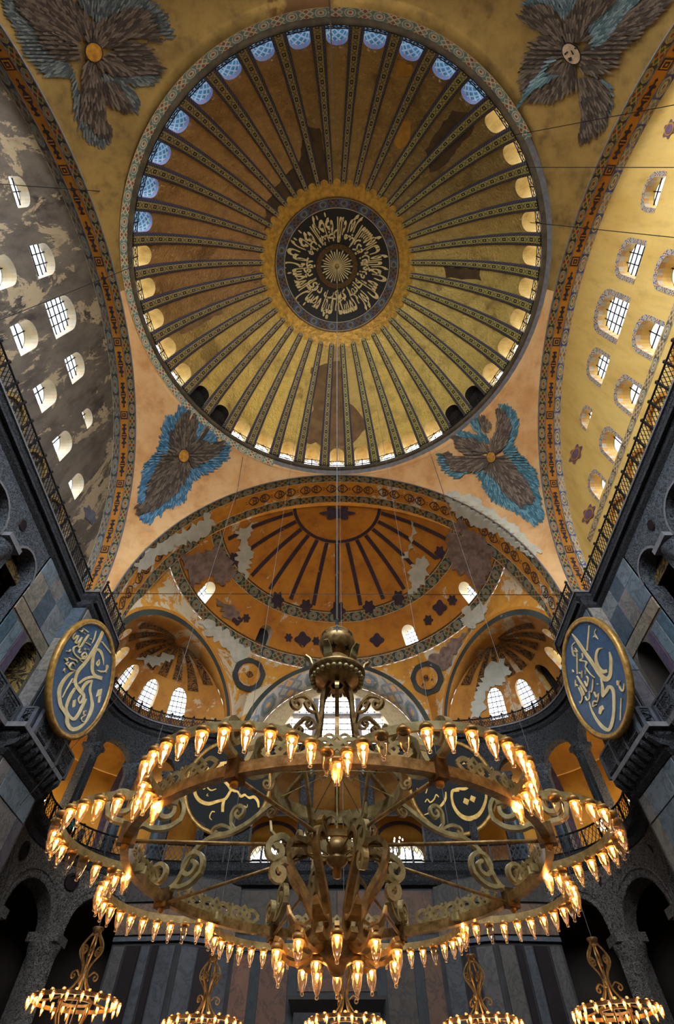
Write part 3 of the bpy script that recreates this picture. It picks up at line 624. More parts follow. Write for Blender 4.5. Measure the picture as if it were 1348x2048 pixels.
def lattice_rail(path, z0, h, name, label, mat, cell=.5, post_every=2, closed=False, group=None, finial=False, panel=False):
    P = np.array(path, float); seg = np.linalg.norm(np.diff(P, axis=0), axis=1); T = np.concatenate([[0], np.cumsum(seg)]); N = max(1, int(round(T[-1]/cell)))
    q = [np.array([np.interp(t, T, P[:, 0]), np.interp(t, T, P[:, 1])]) for t in np.linspace(0, T[-1], N+1)]
    base = (*q[0], z0); root = empty(name, base, label, 'railing', group); of = -np.array(base)
    Z = lambda p, z: (p[0], p[1], z)
    MB().tube([Z(p, z0+h) for p in P], .055, 6).build('top_rail', mat, root, off=of); MB().tube([Z(p, z0+.08) for p in P], .045, 6).build('bottom_rail', mat, root, off=of)
    lat = MB(); pm = None
    for i in range(N):
        a, b = q[i], q[i+1]; m = (a+b)/2
        for s in (0, .5):
            c, d = a+(b-a)*s, a+(b-a)*(s+.5)
            lat.bar(Z(c, z0+.1), Z(d, z0+h/2), .028, .03); lat.bar(Z(d, z0+.1), Z(c, z0+h/2), .028, .03); lat.bar(Z(c, z0+h/2), Z(d, z0+h-.04), .028, .03); lat.bar(Z(d, z0+h/2), Z(c, z0+h-.04), .028, .03)
        an = math.atan2(*(b-a)[::-1])
        if i % post_every == 0:
            if pm is None:
                mb = MB().box((0, 0, h/2), (.05, .05, h/2+.04))
                if finial: mb.lathe([(.05, h), (.11, h+.10), (.05, h+.2), (0, h+.28)], 8)
                pm = mb.build('post', mat, root); pm.location = (a[0]-base[0], a[1]-base[1], 0); pm.rotation_euler = (0, 0, an)
            else: inst(pm, 'post', loc=(a[0]-base[0], a[1]-base[1], 0), rot=(0, 0, an), parent=root)
    lat.build('lattice', mat, root, off=of, kind='stuff'); return root
for sx in (-1, 1):
    sd = 'grey wall' if sx < 0 else 'yellow wall'
    lattice_rail([(-sx*x, y) for x, y in ((-15.5, -15), (-15.5, 13.95))], 23.36, 1.15, 'upper_railing', 'black iron lattice railing along the foot of the %s' % sd, M['iron'], .5, 2, finial=True)
    lattice_rail([(-sx*x, y) for x, y in ((-14.6, 14.1), (-14.55, 18.4))], 23.36, 1.15, 'upper_railing', 'short iron lattice railing above the blue roundel on the %s side' % sd, M['iron'], .5, 2, finial=True)
    lattice_rail([tuple(ex(s, -.5, sx)) for s in np.linspace(1.0, EXL+.2, 30)], 23.36, .85, 'upper_railing', 'curved iron railing below the corner half dome windows on the %s side' % sd, M['iron'], .42, 2, finial=True)
# ------------------------------------------------------------------ west half dome
SC, SR, SZ = np.array([0, 18.6]), 15.2, 25.0
def semi(az, z, off=0.):            # point of the half dome by azimuth and height
    r = math.sqrt(max(0, SR*SR-(z-SZ)**2)); d = np.array([math.cos(az)*r, math.sin(az)*r, z-SZ]); n = d/SR
    return np.array([SC[0], SC[1], SZ])+n*(SR+off)
RIMZ = 31.7
hd = empty('half_dome', (0, 18.6, 40), 'flaking orange half dome with dark painted ribs beyond the west arch', 'half dome', kind=ST); HOF = -np.array([0, 18.6, 40])
SW = [157.5, 123.5, 90, 56.5, 22.5]; SWN = ['leftmost', 'second', 'middle', 'fourth', 'rightmost']
RZ = math.sqrt(SR*SR-(33.7-SZ)**2)
# band with the windows (z 31.7 .. 36), then the shell above
el0 = math.asin((RIMZ-SZ)/SR); el1 = math.asin((36.0-SZ)/SR)
def sph(u, v, off=0.):              # u = metres along the rim circle, v = metres up the sphere
    az = u/RZ; e = el0+v/SR; d = np.array([math.cos(az)*math.cos(e), math.sin(az)*math.cos(e), math.sin(e)])
    n = np.array([math.cos(az), math.sin(az), .25]); return np.array([0, 18.6, SZ])+d*SR+n*off
VM = (el1-el0)*SR
loops = []
for i, a in enumerate(SW):
    uc = math.radians(a)*RZ; loops.append(arch(uc, .75, .66, 2.35, 10))
keep(wall(MB(), [(0, 0), (pi*RZ, 0), (pi*RZ, VM), (0, VM)], loops, sph, .7).build('window_zone', M['semi'], hd, True, off=HOF))
es = np.linspace(el1-.006, pi/2, 25)
keep(MB().grid(lambda a, e: np.array([0, 18.6, SZ])+SR*np.array([math.cos(a)*math.cos(e), math.sin(a)*math.cos(e), math.sin(e)]), np.linspace(0, pi, 61), es).build('shell', M['semi'], hd, True, off=HOF))
for i, lp in enumerate(loops):
    window(lp, sph, 1.15, M['reveal'], M['bars_dk'], '%s arched window at the foot of the orange half dome' % SWN[i], 4, 6, .06, n=2, gmat=M['glass_clear'])
    if i == 1: fan(MB(), lp, sph, .9).build('shutter', M['shade'] if 'shade' in M else M['dkstone'], bpy.data.objects['window_%d' % WN[0]], off=-sph(lp[0][0]*.5+lp[1][0]*.5, lp[0][1]))
# ring between the arch soffit and the shell
mb = MB(); ts = np.linspace(0, pi, 61)
mb.add([p for t in ts for p in ((14.9*math.cos(t), 18.6, 25+15.7*math.sin(t)), (15.3*math.cos(t), 18.6, 25+15.1*math.sin(t)))], [(2*i, 2*i+1, 2*i+3, 2*i+2) for i in range(60)]); mb.build('arch_step', M['semi'], hd, off=HOF)
for sx in (-1, 1): MB().grid(lambda u, v: np.array([sx*u, 18.6, v]), [14.9, 15.6], [23.3, 25.2]).build('springing', M['semi_lo'], hd, off=HOF)
# painted bands and ribs on the shell
def sband(z0, z1, mat, name, a0=0, a1=pi, d=-.04, n=80):
    rr = math.sqrt(SR*SR-((z0+z1)/2-SZ)**2)
    return MB().grid(lambda a, z: semi(a, z, d), np.linspace(a0, a1, n), [z0, (z0+z1)/2, z1], lambda a, z: ((z-z0)/(z1-z0), a*rr)).build(name, mat, hd, True, off=HOF)
sband(31.72, 32.6, M['border_s'], 'lower_tile_border'); sband(35.45, 36.15, M['border_s'], 'upper_tile_border')
sband(32.6, 32.74, M['bronze'], 'fillet'); sband(36.15, 36.25, M['bronze'], 'fillet')
sband(39.62, 39.70, M['semirib'], 'crown_ring')
for k in range(13):
    a = math.radians(7+166*k/12); mb = MB(); zs = np.linspace(36.5, 39.6, 14); vs = []; uvs = []
    for z in zs:
        r = math.sqrt(SR*SR-(z-SZ)**2)
        for s in (-.2, -.07, .07, .2): vs.append(semi(a+s/r*(1+.0*z), z, -.05)); uvs.append((s+.5, z))
    mb.add(vs, [(j*4+i, j*4+i+1, (j+1)*4+i+1, (j+1)*4+i) for j in range(13) for i in range(3)], uvs); mb.build('painted_rib', M['semirib'], hd, True, off=HOF)

# ------------------------------------------------------------------ corner half domes (conches) over the exedrae
CB = 23.4
def conch(s, v, off=0., sx=-1, zp=28.3):        # s along the exedra curve, v = 0 (foot) .. 1 (crown)
    P0 = np.array([-12.05-.70, 23.8+.39]); b = ex(s, off, -1); t = v*pi/2
    k = math.cos(t); p = P0*(1-k)+b*k
    return np.array([-sx*p[0], p[1], CB+(zp-CB+off)*math.sin(t)])
CHM = np.array([-12.05, 23.8]); CHD = np.array([6.1, 11.0])/np.hypot(6.1, 11.0); CHN = np.array([-CHD[1], CHD[0]])
def charch(t, sx=-1, half=6.25, rise=5.75, n=0.):  # the opening arch of a conch, in the chord plane; t=0 at the west foot
    p = CHM+CHD*half*math.cos(t)+CHN*n; return np.array([-sx*p[0], p[1], CB+rise*math.sin(t)])
WS = [1.75, 4.4, 7.05, 9.7, 12.4]; QH = 6.6     # window centres; metres per unit of v at the foot
SURFC = {}
for sx in (-1, 1):
    sd = 'grey wall' if sx < 0 else 'yellow wall'
    root = empty('corner_half_dome', (-sx*-12.75, 24.19, 28.3), 'small orange half dome with fan of dark painted ribs, beside the roundel on the %s side' % sd, 'half dome', kind=ST); of = -np.array([-sx*-12.75, 24.19, 28.3])
    mp = lambda u, v, off=0., sx=sx: conch(u, v/QH, off, sx)
    lps = [arch(s, .72, .70, 2.05, 10, .78) for s in WS]
    mb = MB(); wall(mb, [(0, 0), (EXL, 0), (EXL, 3.2), (0, 3.2)], lps, mp, .6)
    mb.grid(lambda u, v: mp(u, v), np.linspace(0, EXL, 30), np.linspace(3.12, QH, 14)); keep(mb.build('shell', M['conch'], root, True, off=of))
    wn = ('first from the roundel', 'second from the roundel', 'middle', 'second from the great window', 'nearest the great window')
    for i, lp in enumerate(lps):
        window(lp, mp, .9, M['reveal_y'], M['bars_dk'], 'arched window %s in the corner half dome, %s side' % (wn[i], sd), 4, 7, .05, n=2)
        if sx > 0 and i == 2: fan(MB(), lp, mp, .8).build('shutter', M['dkstone'], bpy.data.objects['window_%d' % WN[0]], off=-mp(WS[i], .72))
    # soffit ring between the opening arch and the shell, and the dark green arch band on its face
    ts = np.linspace(0, pi, 41); ss = np.linspace(EXL, 0, 41)
    inner, skirt = [[conch(EXL, k, d_, sx) for k in np.linspace(0, 1, 21)]+[conch(0, k, d_, sx) for k in np.linspace(1, 0, 21)[1:]] for d_ in (-.04, .35)]
    mb = MB(); mb.add([p for t, q, r_ in zip(ts, inner, skirt) for p in (charch(t, sx, 6.2, 5.5, -.2), q, r_)], [(3*i+j, 3*i+j+1, 3*i+j+4, 3*i+j+3) for i in range(40) for j in (0, 1)]); mb.build('arch_soffit', M['conch'], root, True, off=of)
    mb = MB(); mb.add([p for t in ts for p in (charch(t, sx, 6.2, 5.5, -.2), charch(t, sx, 6.62, 5.98, -.2))], [(2*i, 2*i+1, 2*i+3, 2*i+2) for i in range(40)], [q for i in range(41) for q in ((0, i*.5), (1, i*.5))]); mb.build('green_arch_band', M['green_arch'], root, True, off=of)
    mb = MB(); mb.add([p for t in ts for p in (charch(t, sx, 6.62, 5.98, -.2), charch(t, sx, 6.86, 6.24, -.2))], [(2*i, 2*i+1, 2*i+3, 2*i+2) for i in range(40)]); mb.build('outer_fillet', M['orange'], root, True, off=of)
    b_ = ex(EXL-.3, .5, sx); MB().box((b_[0], b_[1], 25.4), (.26, .26, 2.1)).build('light_block', M['conch'], root, off=of)  # added box behind the arch foot, keeps sky light out of the gap
    for k in range(9):               # painted ribs fanning from the crown
        s = EXL*(k+.5)/9; mb = MB(); vs = []; vv = np.linspace(.50, .93, 9) if k not in (1, 7) else np.linspace(.42, .93, 9)
        for v in vv:
            wd = .95*(1-v)+.06
            for d in (-1, -.33, .33, 1): p = conch(s+d*wd/max(math.cos(v*pi/2), .12)*.75, v, -.05, sx); vs.append(p)
        mb.add(vs, [(j*4+i, j*4+i+1, (j+1)*4+i+1, (j+1)*4+i) for j in range(8) for i in range(3)]); mb.build('painted_rib', M['conchrib'], root, True, off=of)

# ------------------------------------------------------------------ wall between half dome rim and the three arches below it
VA, VR, VY, VB = 7.75, 7.6, 31.0, 34.0        # centre vault: half span, rise, front plane, window plane
def vault(t, y=VY, k=0.): return np.array([(VA+k)*math.cos(t), y, CB+.3+(VR+k)*math.sin(t)])
bot = [charch(t, 1, 6.86, 6.24, -.2) for t in np.linspace(pi, 0, 41)]
cen = [vault(t, VY, .45) for t in np.linspace(0, pi, 49)]
left = [charch(t, -1, 6.86, 6.24, -.2) for t in np.linspace(0, pi, 41)]
low = bot+[np.array([8.6, 30.2, CB])]+cen+[np.array([-8.6, 30.2, CB])]+left
az = np.unwrap([math.atan2(p[1]-18.6, p[0]) for p in low]); az = np.maximum.accumulate(np.clip(az, 0, pi))
mb = MB(); K = 7; vs = []
for p, a in zip(low, az):
    top = semi(a, RIMZ, 0)
    for k in range(K+1):
        t = k/K; q = p*(1-t)+top*t; q = q + np.array([math.cos(a), math.sin(a), 0])*(.35*math.sin(pi*t)); vs.append(q)
mb.add(vs, [(i*(K+1)+k, (i+1)*(K+1)+k, (i+1)*(K+1)+k+1, i*(K+1)+k+1) for i in range(len(low)-1) for k in range(K)])
o = keep(mb.build('wall_west_upper', M['semi_lo'], None, True)); tag(o, 'flaking orange painted wall between half dome rim and the three arches below', 'wall', kind=ST)
gv = empty('great_west_window_vault', (0, VY, 31), 'pale blue and cream star patterned barrel vault around the great west window', 'vault', kind=ST); GOF = -np.array([0, VY, 31])
mb = MB(); ts = np.linspace(0, pi, 49); mb.add([p for t in ts for p in (vault(t, VY), vault(t, VY, .45))], [(2*i, 2*i+1, 2*i+3, 2*i+2) for i in range(48)], [q for i in range(49) for q in ((0, i*.5), (1, i*.5))]); mb.build('dark_arch_band', M['green_arch'], gv, True, off=GOF)
ys = np.linspace(VY, VB, 4); Lt = [t*VA for t in ts]
mb = MB(); mb.grid(lambda t, y: vault(t, y), ts, ys, lambda t, y: ((y-VY)/3.0, t*VA)); mb.build('painted_soffit', M['vault'], gv, True, off=GOF)
# the great window: stone mullions, bars and glass
lun = [(VA*math.cos(t), CB+.3+VR*math.sin(t)) for t in np.linspace(0, pi, 31)]+[(-VA, 22.3), (VA, 22.3)]
wmp = lambda u, v, off=0.: np.array([u, VB+off, v])
gl = [(5.5*math.cos(t), CB+.3+6.9*math.sin(t)) for t in np.linspace(0, pi, 25)]+[(-5.5, 22.5), (5.5, 22.5)]
wall(MB(), lun, [gl], wmp).build('window_wall', M['vault'], gv, off=GOF)
gw = window(gl, wmp, .9, M['reveal'], M['bars_w'], 'great half round west window with a grid of panes behind the brass chandelier', 17, 14, .075, n=1, gmat=M['glass_clear'])
for sx in (-1, 1): MB().grid(lambda u, v: np.array([sx*VA, u, v]), [VY, VB], [22.3, CB+.3], lambda u, v: ((u-VY)/3, v)).build('vault_springing', M['vault'], gv, off=GOF)
for x in (-2.0, 2.0): MB().box((x, VB+.3, 26.2), (.24, .25, 3.7)).build('stone_mullion', M['bars_w'], gw, off=-wmp(0, 22.5))
for z in (25.2, 28.2): MB().box((0, VB+.28, z), (5.2 if z < 26 else 4.1, .18, .14)).build('stone_transom', M['bars_w'], gw, off=-wmp(0, 22.5))

# ------------------------------------------------------------------ piers and side galleries
MARB = ['#6f7a82', '#57636d', '#7a7672', '#4d5a66', '#837d72', '#5f5a60', '#66737c', '#7f8488']
def slab(root, of, pts, n, mat, col, d=.05, name='marble_panel'):   # one revetment slab, proud of the wall
    P = [np.array(p, float) for p in pts]; n = np.array(n, float); c = sum(P)/len(P); Q = [c+(p-c)*.985+n*d for p in P]; R = [c+(p-c)*.995 for p in P]; k = len(P)
    MB().add(Q+R, [tuple(range(k))]+[(i, (i+1) % k, (i+1) % k+k, i+k) for i in range(k)]).build(name, mat, root, off=of, color=srgb(col) if isinstance(col, str) else col)
def revet(root, of, f, n, u0, u1, v0, v1, us, vs, rnd, mat=None, name='marble_panel', skip=None):
    U = [u0]+list(us)+[u1]; V = [v0]+list(vs)+[v1]
    for a, b in zip(U, U[1:]):
        for c, d in zip(V, V[1:]):
            if skip and skip((a+b)/2, (c+d)/2): continue
            slab(root, of, [f(a, c), f(b, c), f(b, d), f(a, d)], n, mat or M['marble'], rnd.choice(MARB), .04+rnd.random()*.03, name)
rnd = random.Random(5)
for sx in (-1, 1):
    sd = 'grey wall' if sx < 0 else 'yellow wall'
    # --- gallery level side wall with arches
    root = empty('gallery_arcade', (sx*16, 5, 22.5), 'carved marble gallery arcade under the cornice on the %s side' % sd, 'arcade', kind=ST); of = -np.array([sx*16, 5, 22.5])
    mp = lambda u, v, off=0.: np.array([sx*(16+off), u, v])
    ops = [arch(9.15, 14.2, 1.05, 20.3), arch(5.2, 14.2, 1.45, 20.0), arch(1.2, 14.2, 1.45, 20.0), arch(-2.8, 14.2, 1.45, 20.0), arch(-6.8, 14.2, 1.45, 20.0)]
    wall(MB(), [(-16, 14), (10.3, 14), (10.3, 22.6), (-16, 22.6)], ops, mp).build('spandrel_wall', M['carved'], root, off=of)
    for lp in ops:
        reveal(MB(), lp, mp, 0, .9).build('arch_soffit', M['carved'], root, off=of)
        q = [(p[0]+(p[0]-lp[0][0]-(lp[1][0]-lp[0][0])/2)*.09, p[1]+(.12 if i > 2 else 0)) for i, p in enumerate(lp)]
        mb = MB(); k = len(lp); mb.add([mp(*p, -.05) for p in lp[2:]]+[mp(*p, -.05) for p in q[2:]]+[mp(*p, 0) for p in q[2:]], [(i, i+1, i+1+k-2, i+k-2) for i in range(k-3)]+[(i+k-2, i+1+k-2, i+1+2*(k-2), i+2*(k-2)) for i in range(k-3)]); mb.build('archivolt', M['lip'], root, off=of)
    for y, z in ((7.35, 21.6), (3.2, 21.7)): MB().lathe([(.0, .06), (.26, .05), (.32, 0)], 16).build('porphyry_boss', M['porph'], root).matrix_local = Matrix.Translation(of+np.array([sx*15.97, y, z])) @ Matrix.Rotation(-sx*pi/2, 4, 'Y')
    for y in (7.4, 3.2, -.8): 
        c = empty('gallery_column', (sx*16.3, y, 14.3), 'grey marble gallery column %s the pier on the %s side' % ({7.4: 'nearest', 3.2: 'second from', -.8: 'third from'}[y], sd), 'column', 'gallery columns behind the balustrade', ST)
        MB().lathe([(.42, 0), (.42, .2), (.34, .3), (.33, 4.5), (.36, 4.6)], 20).build('shaft', M['column'], c, True, color=srgb('#66757f'))
        MB().lathe([(.36, 4.6), (.42, 4.9), (.62, 5.45), (.66, 5.5), (.66, 5.75)], 20).build('capital', M['carved'], c, True)
        MB().box((0, 0, 5.85), (.75, .62, .14)).build('impost', M['lip'], c)
    # gallery behind: back wall, vault, floor
    gb = empty('gallery_interior', (sx*20, 0, 14.2), 'dim gallery with dark gold painted vaults behind the arcade, %s side' % sd, 'gallery', kind=ST); go = -np.array([sx*20, 0, 14.2])
    MB().grid(lambda u, v: np.array([sx*(20.3-3.7*math.cos(v)), u, 20.2+2.3*math.sin(v)]), np.linspace(-16, 12.3, 12), np.linspace(0, pi, 14)).build('vault', M['vaultgold'], gb, True, off=go)
    MB().grid(lambda u, v: np.array([sx*24, u, v]), [-16, 12.3], [14, 20.4]).build('back_wall', M['orange_wall'], gb, off=go); MB().grid(lambda u, v: np.array([sx*u, v, 22.62]), [15.9, 24.5], [-16, 12.4]).build('ceiling_slab', M['aisle'], gb, off=go)
    MB().box((sx*20, -2, 14.0), (4.4, 14.4, .15)).build('slab', M['dkstone'], gb, off=go)
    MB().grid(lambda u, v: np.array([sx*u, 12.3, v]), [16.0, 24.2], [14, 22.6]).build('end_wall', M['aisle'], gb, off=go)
    # --- pier: inner face, step face, outer face, all with marble slabs
    pr = empty('pier', (sx*16, 14, 0), 'great pier clad in grey and purple marble slabs, %s side' % sd, 'pier', kind=ST); po = -np.array([sx*16, 14, 0])
    fa = lambda u, v: np.array([sx*16.0, u, v]); fb = lambda u, v: np.array([sx*u, 14.25, v]); fc = lambda u, v: np.array([sx*15.1, u, v])
    niche = arch(13.2, 14.4, .80, 18.0, 10)
    mpn = lambda u, v, off=0.: np.array([sx*(16+off), u, v])
    wall(MB(), [(10.2, 0), (14.3, 0), (14.3, 22.7), (10.2, 22.7)], [niche], mpn).build('core_face', M['marble_frame'], pr, off=po)
    reveal(MB(), niche, mpn, 0, 2.2).build('niche_lining', M['vaultgold'] if sx < 0 else M['aisle'], pr, True, off=po); fan(MB(), niche, mpn, 2.2).build('niche_back', M['aisle'], pr, off=po)
    MB().grid(fb, [15.1, 16.0], [0, 22.7]).build('step_face', M['dkstone'], pr, off=po); MB().grid(fc, [14.25, 18.4], [0, 22.7]).build('front_face', M['dkstone'], pr, off=po)
    nn = (-sx, 0, 0)
    revet(pr, po, fa, nn, 10.3, 14.2, 19.55, 22.5, [11.55, 12.75], [21.4], rnd)
    slab(pr, po, [fa(10.3, 18.75), fa(14.2, 18.75), fa(14.2, 19.5), fa(10.3, 19.5)], nn, M['marble'], '#8a7f6e', .06)
    for a, b, col in ((10.3, 10.95, '#4f6675'), (11.05, 11.7, '#6c7c86'), (11.8, 12.3, '#5c4f63')):
        slab(pr, po, [fa(a, 15.4), fa(b, 15.4), fa(b, 18.6), fa(a, 18.6)], nn, M['marble'], col, .05)
    fcn = (-sx, 0, 0); revet(pr, po, fc, fcn, 14.35, 18.3, 15.6, 22.5, [15.6, 16.9], [18.2, 20.4], rnd)
    revet(pr, po, fb, (0, -1, 0), 15.15, 15.95, 15.6, 22.5, [], [18.0, 20.2], rnd)
    revet(pr, po, fa, nn, 9.6, 14.2, 8, 13.3, [11.2, 12.7], [10.2, 12.3], rnd)
    revet(pr, po, fc, fcn, 14.35, 18.3, 6.0, 13.4, [15.2, 17.5], [12.3], rnd)
    MB().box((sx*16.3, 17.1, 23.9), (1.38, 1.45, 1.4)).build('arch_footing', M['dkstone'], pr, off=po)
    MB().grid(lambda u, v: np.array([sx*u, 18.4, v]), [15.1, 17], [0, 22.7]).build('rear_face', M['dkstone'], pr, off=po)
    # gallery level cornice and carved balustrade
    gp = [(-16.0, -16, 14.55), (-16.0, 14.25, 14.55), (-15.1, 14.25, 14.55), (-15.1, 18.5, 14.55)]
    path = np.array([(-sx*x, y, z) for x, y, z in gp]); P2 = [(.05, -1.1), (.25, -.95), (.3, -.6), (.55, -.4), (.6, -.2), (.75, -.18), (.78, 0), (-1.0, 0)]
    co = MB().sweep(path, [(o*sx, z) for o, z in P2]).build('trim_%d' % (12 if sx < 0 else 13), M['cornice']); tag(co, 'lower gallery cornice with dark corbels along the pier on the %s side' % sd, 'cornice', kind=ST)
    MB().sweep(path, [(.77*sx, -.2), (.83*sx, -.2), (.83*sx, .03), (.77*sx, .03)]).build('cornice_lip', M['lip'], co)
    cb = None
    for y in list(np.arange(4.2, 13.4, .62))+list(np.arange(14.0, 18.4, .62)):
        x = 15.45 if y < 13.5 else 14.55
        if cb is None:
            cb = MB().add([(-.28, -.13, .3), (.45, -.13, .3), (.45, -.13, -.35), (.1, -.13, -.25), (-.28, -.13, .12)]+[(-.28, .13, .3), (.45, .13, .3), (.45, .13, -.35), (.1, .13, -.25), (-.28, .13, .12)],
                          [(0, 1, 2, 3, 4), (9, 8, 7, 6, 5)]+[(i, i+5, (i+1) % 5+5, (i+1) % 5) for i in range(5)]).build('corbel', M['cornice'], co); cb.location = (sx*x, y, 14.02); cb.rotation_euler = (0, 0, 0 if sx > 0 else pi)
        else: inst(cb, 'corbel', loc=(sx*x, y, 14.02), rot=(0, 0, 0 if sx > 0 else pi), parent=co)
    def baluster(a, b, label, npan):
        a, b = np.array((-sx*a[0], a[1])), np.array((-sx*b[0], b[1])); base = (*a, 14.58); rt = empty('carved_balustrade', base, label, 'balustrade'); d = (b-a)/npan; L = np.linalg.norm(d); d2 = d/L; n2 = np.array([-d2[1], d2[0]])
        ang = math.atan2(d2[1], d2[0]); pan = None
        for i in range(npan):
            loc = ((i+.5)*d[0], (i+.5)*d[1], 0)
            if pan is None:
                mb = MB().box((0, 0, .62), (L/2-.09, .05, .52)); hw = L/2-.2
                for z in (.2, 1.04): mb.box((0, 0, z), (L/2-.12, .085, .05))
                for x in (-hw, hw): mb.box((x, 0, .62), (.05, .085, .42))
                for j in range(6):
                    x = -hw+.2+(2*hw-.4)*j/5
                    for z, s in ((.42, 1), (.62, -1), (.82, 1)): mb.bar((x-.13, -.06, z-.09*s), (x+.13, -.06, z+.09*s), .03, .05, (0, 1, 0)); mb.bar((x-.13, .06, z-.09*s), (x+.13, .06, z+.09*s), .03, .05, (0, 1, 0))
                pan = mb.build('carved_panel', M['carved'], rt); pan.location = loc; pan.rotation_euler = (0, 0, ang)
                ps = MB().box((0, 0, .6), (.1, .1, .6)).build('post', M['rail_stone'], rt); ps.rotation_euler = (0, 0, ang)
            else: inst(pan, 'carved_panel', loc=loc, rot=(0, 0, ang), parent=rt)
            inst(ps, 'post', loc=((i+1)*d[0], (i+1)*d[1], 0), rot=(0, 0, ang), parent=rt)
        MB().bar((0, 0, 1.2), (b[0]-a[0], b[1]-a[1], 1.2), .2, .1).build('top_rail', M['rail_stone'], rt)
    baluster((-15.45, 4.0), (-15.45, 14.0), 'carved grey marble balustrade before the gallery arches, %s side' % sd, 6)
    baluster((-15.28, 14.22), (-14.64, 14.22), 'short carved balustrade return at the step of the pier, %s side' % sd, 1)
    baluster((-14.35, 14.36), (-14.35, 18.7), 'carved marble balustrade under the blue roundel, %s side' % sd, 3)

# ------------------------------------------------------------------ exedrae: upper and lower arcades, floors, aisles behind
for sx in (-1, 1):
    sd = 'grey wall' if sx < 0 else 'yellow wall'
    root = empty('curved_arcade', (-sx*-15, 26, 0), 'curved dark marble arcade in two storeys under the corner half dome, %s side' % sd, 'arcade', kind=ST); of = -np.array([-sx*-15, 26, 0])
    mp = lambda u, v, off=0., sx=sx: np.array([*ex(u, off, sx), v])
    up = [arch(s, 14.3, 1.28, 20.0, 10) for s in (2.35, 5.65, 8.95, 12.25, 15.2)]; up[-1] = arch(15.0, 14.3, .95, 20.0)
    wall(MB(), [(0, 14), (EXL, 14), (EXL, 22.7), (0, 22.7)], up, mp, 1.0).build('upper_wall', M['carved_dk'], root, True, off=of)
    for lp in up: reveal(MB(), lp, mp, 0, .7).build('arch_soffit', M['carved'], root, True, off=of)
    lo = [arch(2.5, 0, 1.7, 10.4, 12), arch(7.05, 0, 1.85, 10.4, 12), arch(11.35, 0, 1.45, 10.9, 12, 1.5)]
    wall(MB(), [(0, 0), (12.95, 0), (12.95, 13.7), (0, 13.7)], lo, mp, 1.0).build('lower_wall', M['carved_bl'], root, True, off=of)
    for lp in lo:
        reveal(MB(), lp, mp, 0, 1.1).build('arch_soffit', M['carved_bl'], root, True, off=of)
        uc = (lp[0][0]+lp[1][0])/2; k = len(lp)
        for g, w_ in ((1.0, .12), (1.22, .06)):
            a = [(uc+(p[0]-uc)*g, lp[2][1]+(p[1]-lp[2][1])*g) for p in lp[2:]]; b = [(uc+(p[0]-uc)*(g+w_), lp[2][1]+(p[1]-lp[2][1])*(g+w_)) for p in lp[2:]]
            mb = MB(); m_ = len(a); mb.add([mp(*p, -.07) for p in a]+[mp(*p, -.07) for p in b]+[mp(*p, .0) for p in b]+[mp(*p, 0) for p in a], [(i+m_*x, i+1+m_*x, i+1+m_*y, i+m_*y) for i in range(m_-1) for x, y in ((0, 1), (1, 2), (3, 0))]); mb.build('archivolt', M['carved_bl'], root, True, off=of)
    for s, z in ((9.25, 12.75), (4.75, 12.8)):
        p = mp(s, z, -.03); t = mp(s+.2, z)-mp(s-.2, z); an = math.atan2(t[1], t[0])
        o = MB().lathe([(.0, .02), (.28, .02), (.30, .12), (.42, .12), (.46, 0)], 20).build('porphyry_roundel', M['porph'], root); o.matrix_local = Matrix.Translation(of+p) @ Matrix.Rotation(an, 4, 'Z') @ Matrix.Rotation(pi/2 if sx < 0 else pi/2, 4, 'X')
    # columns
    for j, s in enumerate((4.0, 7.3, 10.6, 13.35)):
        p = ex(s, .30, sx); c = empty('gallery_column', (*p, 14.3), 'dark green upper column of the curved arcade, %s from the pier, %s side' % (('first', 'second', 'third', 'fourth')[j], sd), 'column', 'columns of the curved galleries', ST)
        MB().lathe([(.44, 0), (.44, .2), (.36, .32), (.30, 4.55), (.36, 4.65)], 20).build('shaft', M['column'], c, True, color=srgb('#41525c'))
        MB().lathe([(.34, 4.65), (.40, 4.9), (.58, 5.45), (.62, 5.5), (.62, 5.62)], 20).build('capital', M['carved'], c, True)
        MB().box((0, 0, 5.72), (.62, .5, .13)).build('impost', M['carved'], c)
    for j, s in enumerate((4.75, 9.35)):
        p = ex(s, .5, sx); c = empty('lower_column', (*p, 0), 'dark porphyry column with carved capital between ground floor arches, %s from the pier, %s side' % (('first', 'second')[j], sd), 'column', kind=ST)
        MB().lathe([(.62, 0), (.62, .4), (.5, .6), (.46, 4.4), (.52, 4.45), (.52, 4.6), (.45, 4.65), (.43, 8.3), (.48, 8.4), (.48, 8.5)], 24).build('shaft', M['column'], c, True, color=srgb('#33303a'))
        MB().lathe([(.46, 8.5), (.55, 8.9), (.8, 9.7), (.85, 9.8), (.85, 10.0)], 24).build('capital', M['carved_bl'], c, True)
        MB().box((0, 0, 10.2), (.85, .7, .2)).build('impost', M['carved_bl'], c)
    # gallery floor edge with corbels and iron railing
    path = np.array([(*ex(s, 0, sx), 14.4) for s in np.linspace(0, EXL, 34)]); P2 = [(-.1, -.95), (.1, -.85), (.2, -.55), (.45, -.4), (.5, -.1), (.55, 0), (-.9, 0)]
    co = MB().sweep(path, [(o*sx, z) for o, z in P2]).build('trim_%d' % (14 if sx < 0 else 15), M['cornice']); tag(co, 'curved gallery cornice with carved underside, %s side' % sd, 'cornice', kind=ST)
    lattice_rail([tuple(ex(s, -.4, sx)) for s in np.linspace(.2, EXL-.35, 30)], 14.42, 1.0, 'gallery_railing', 'dark iron railing at the curved gallery edge, %s side' % sd, M['iron'], .6, 2)
    cc = MB().box((0, 0, 0), (.07, .14, .13)).build('corbel', M['cornice'], co); first = True
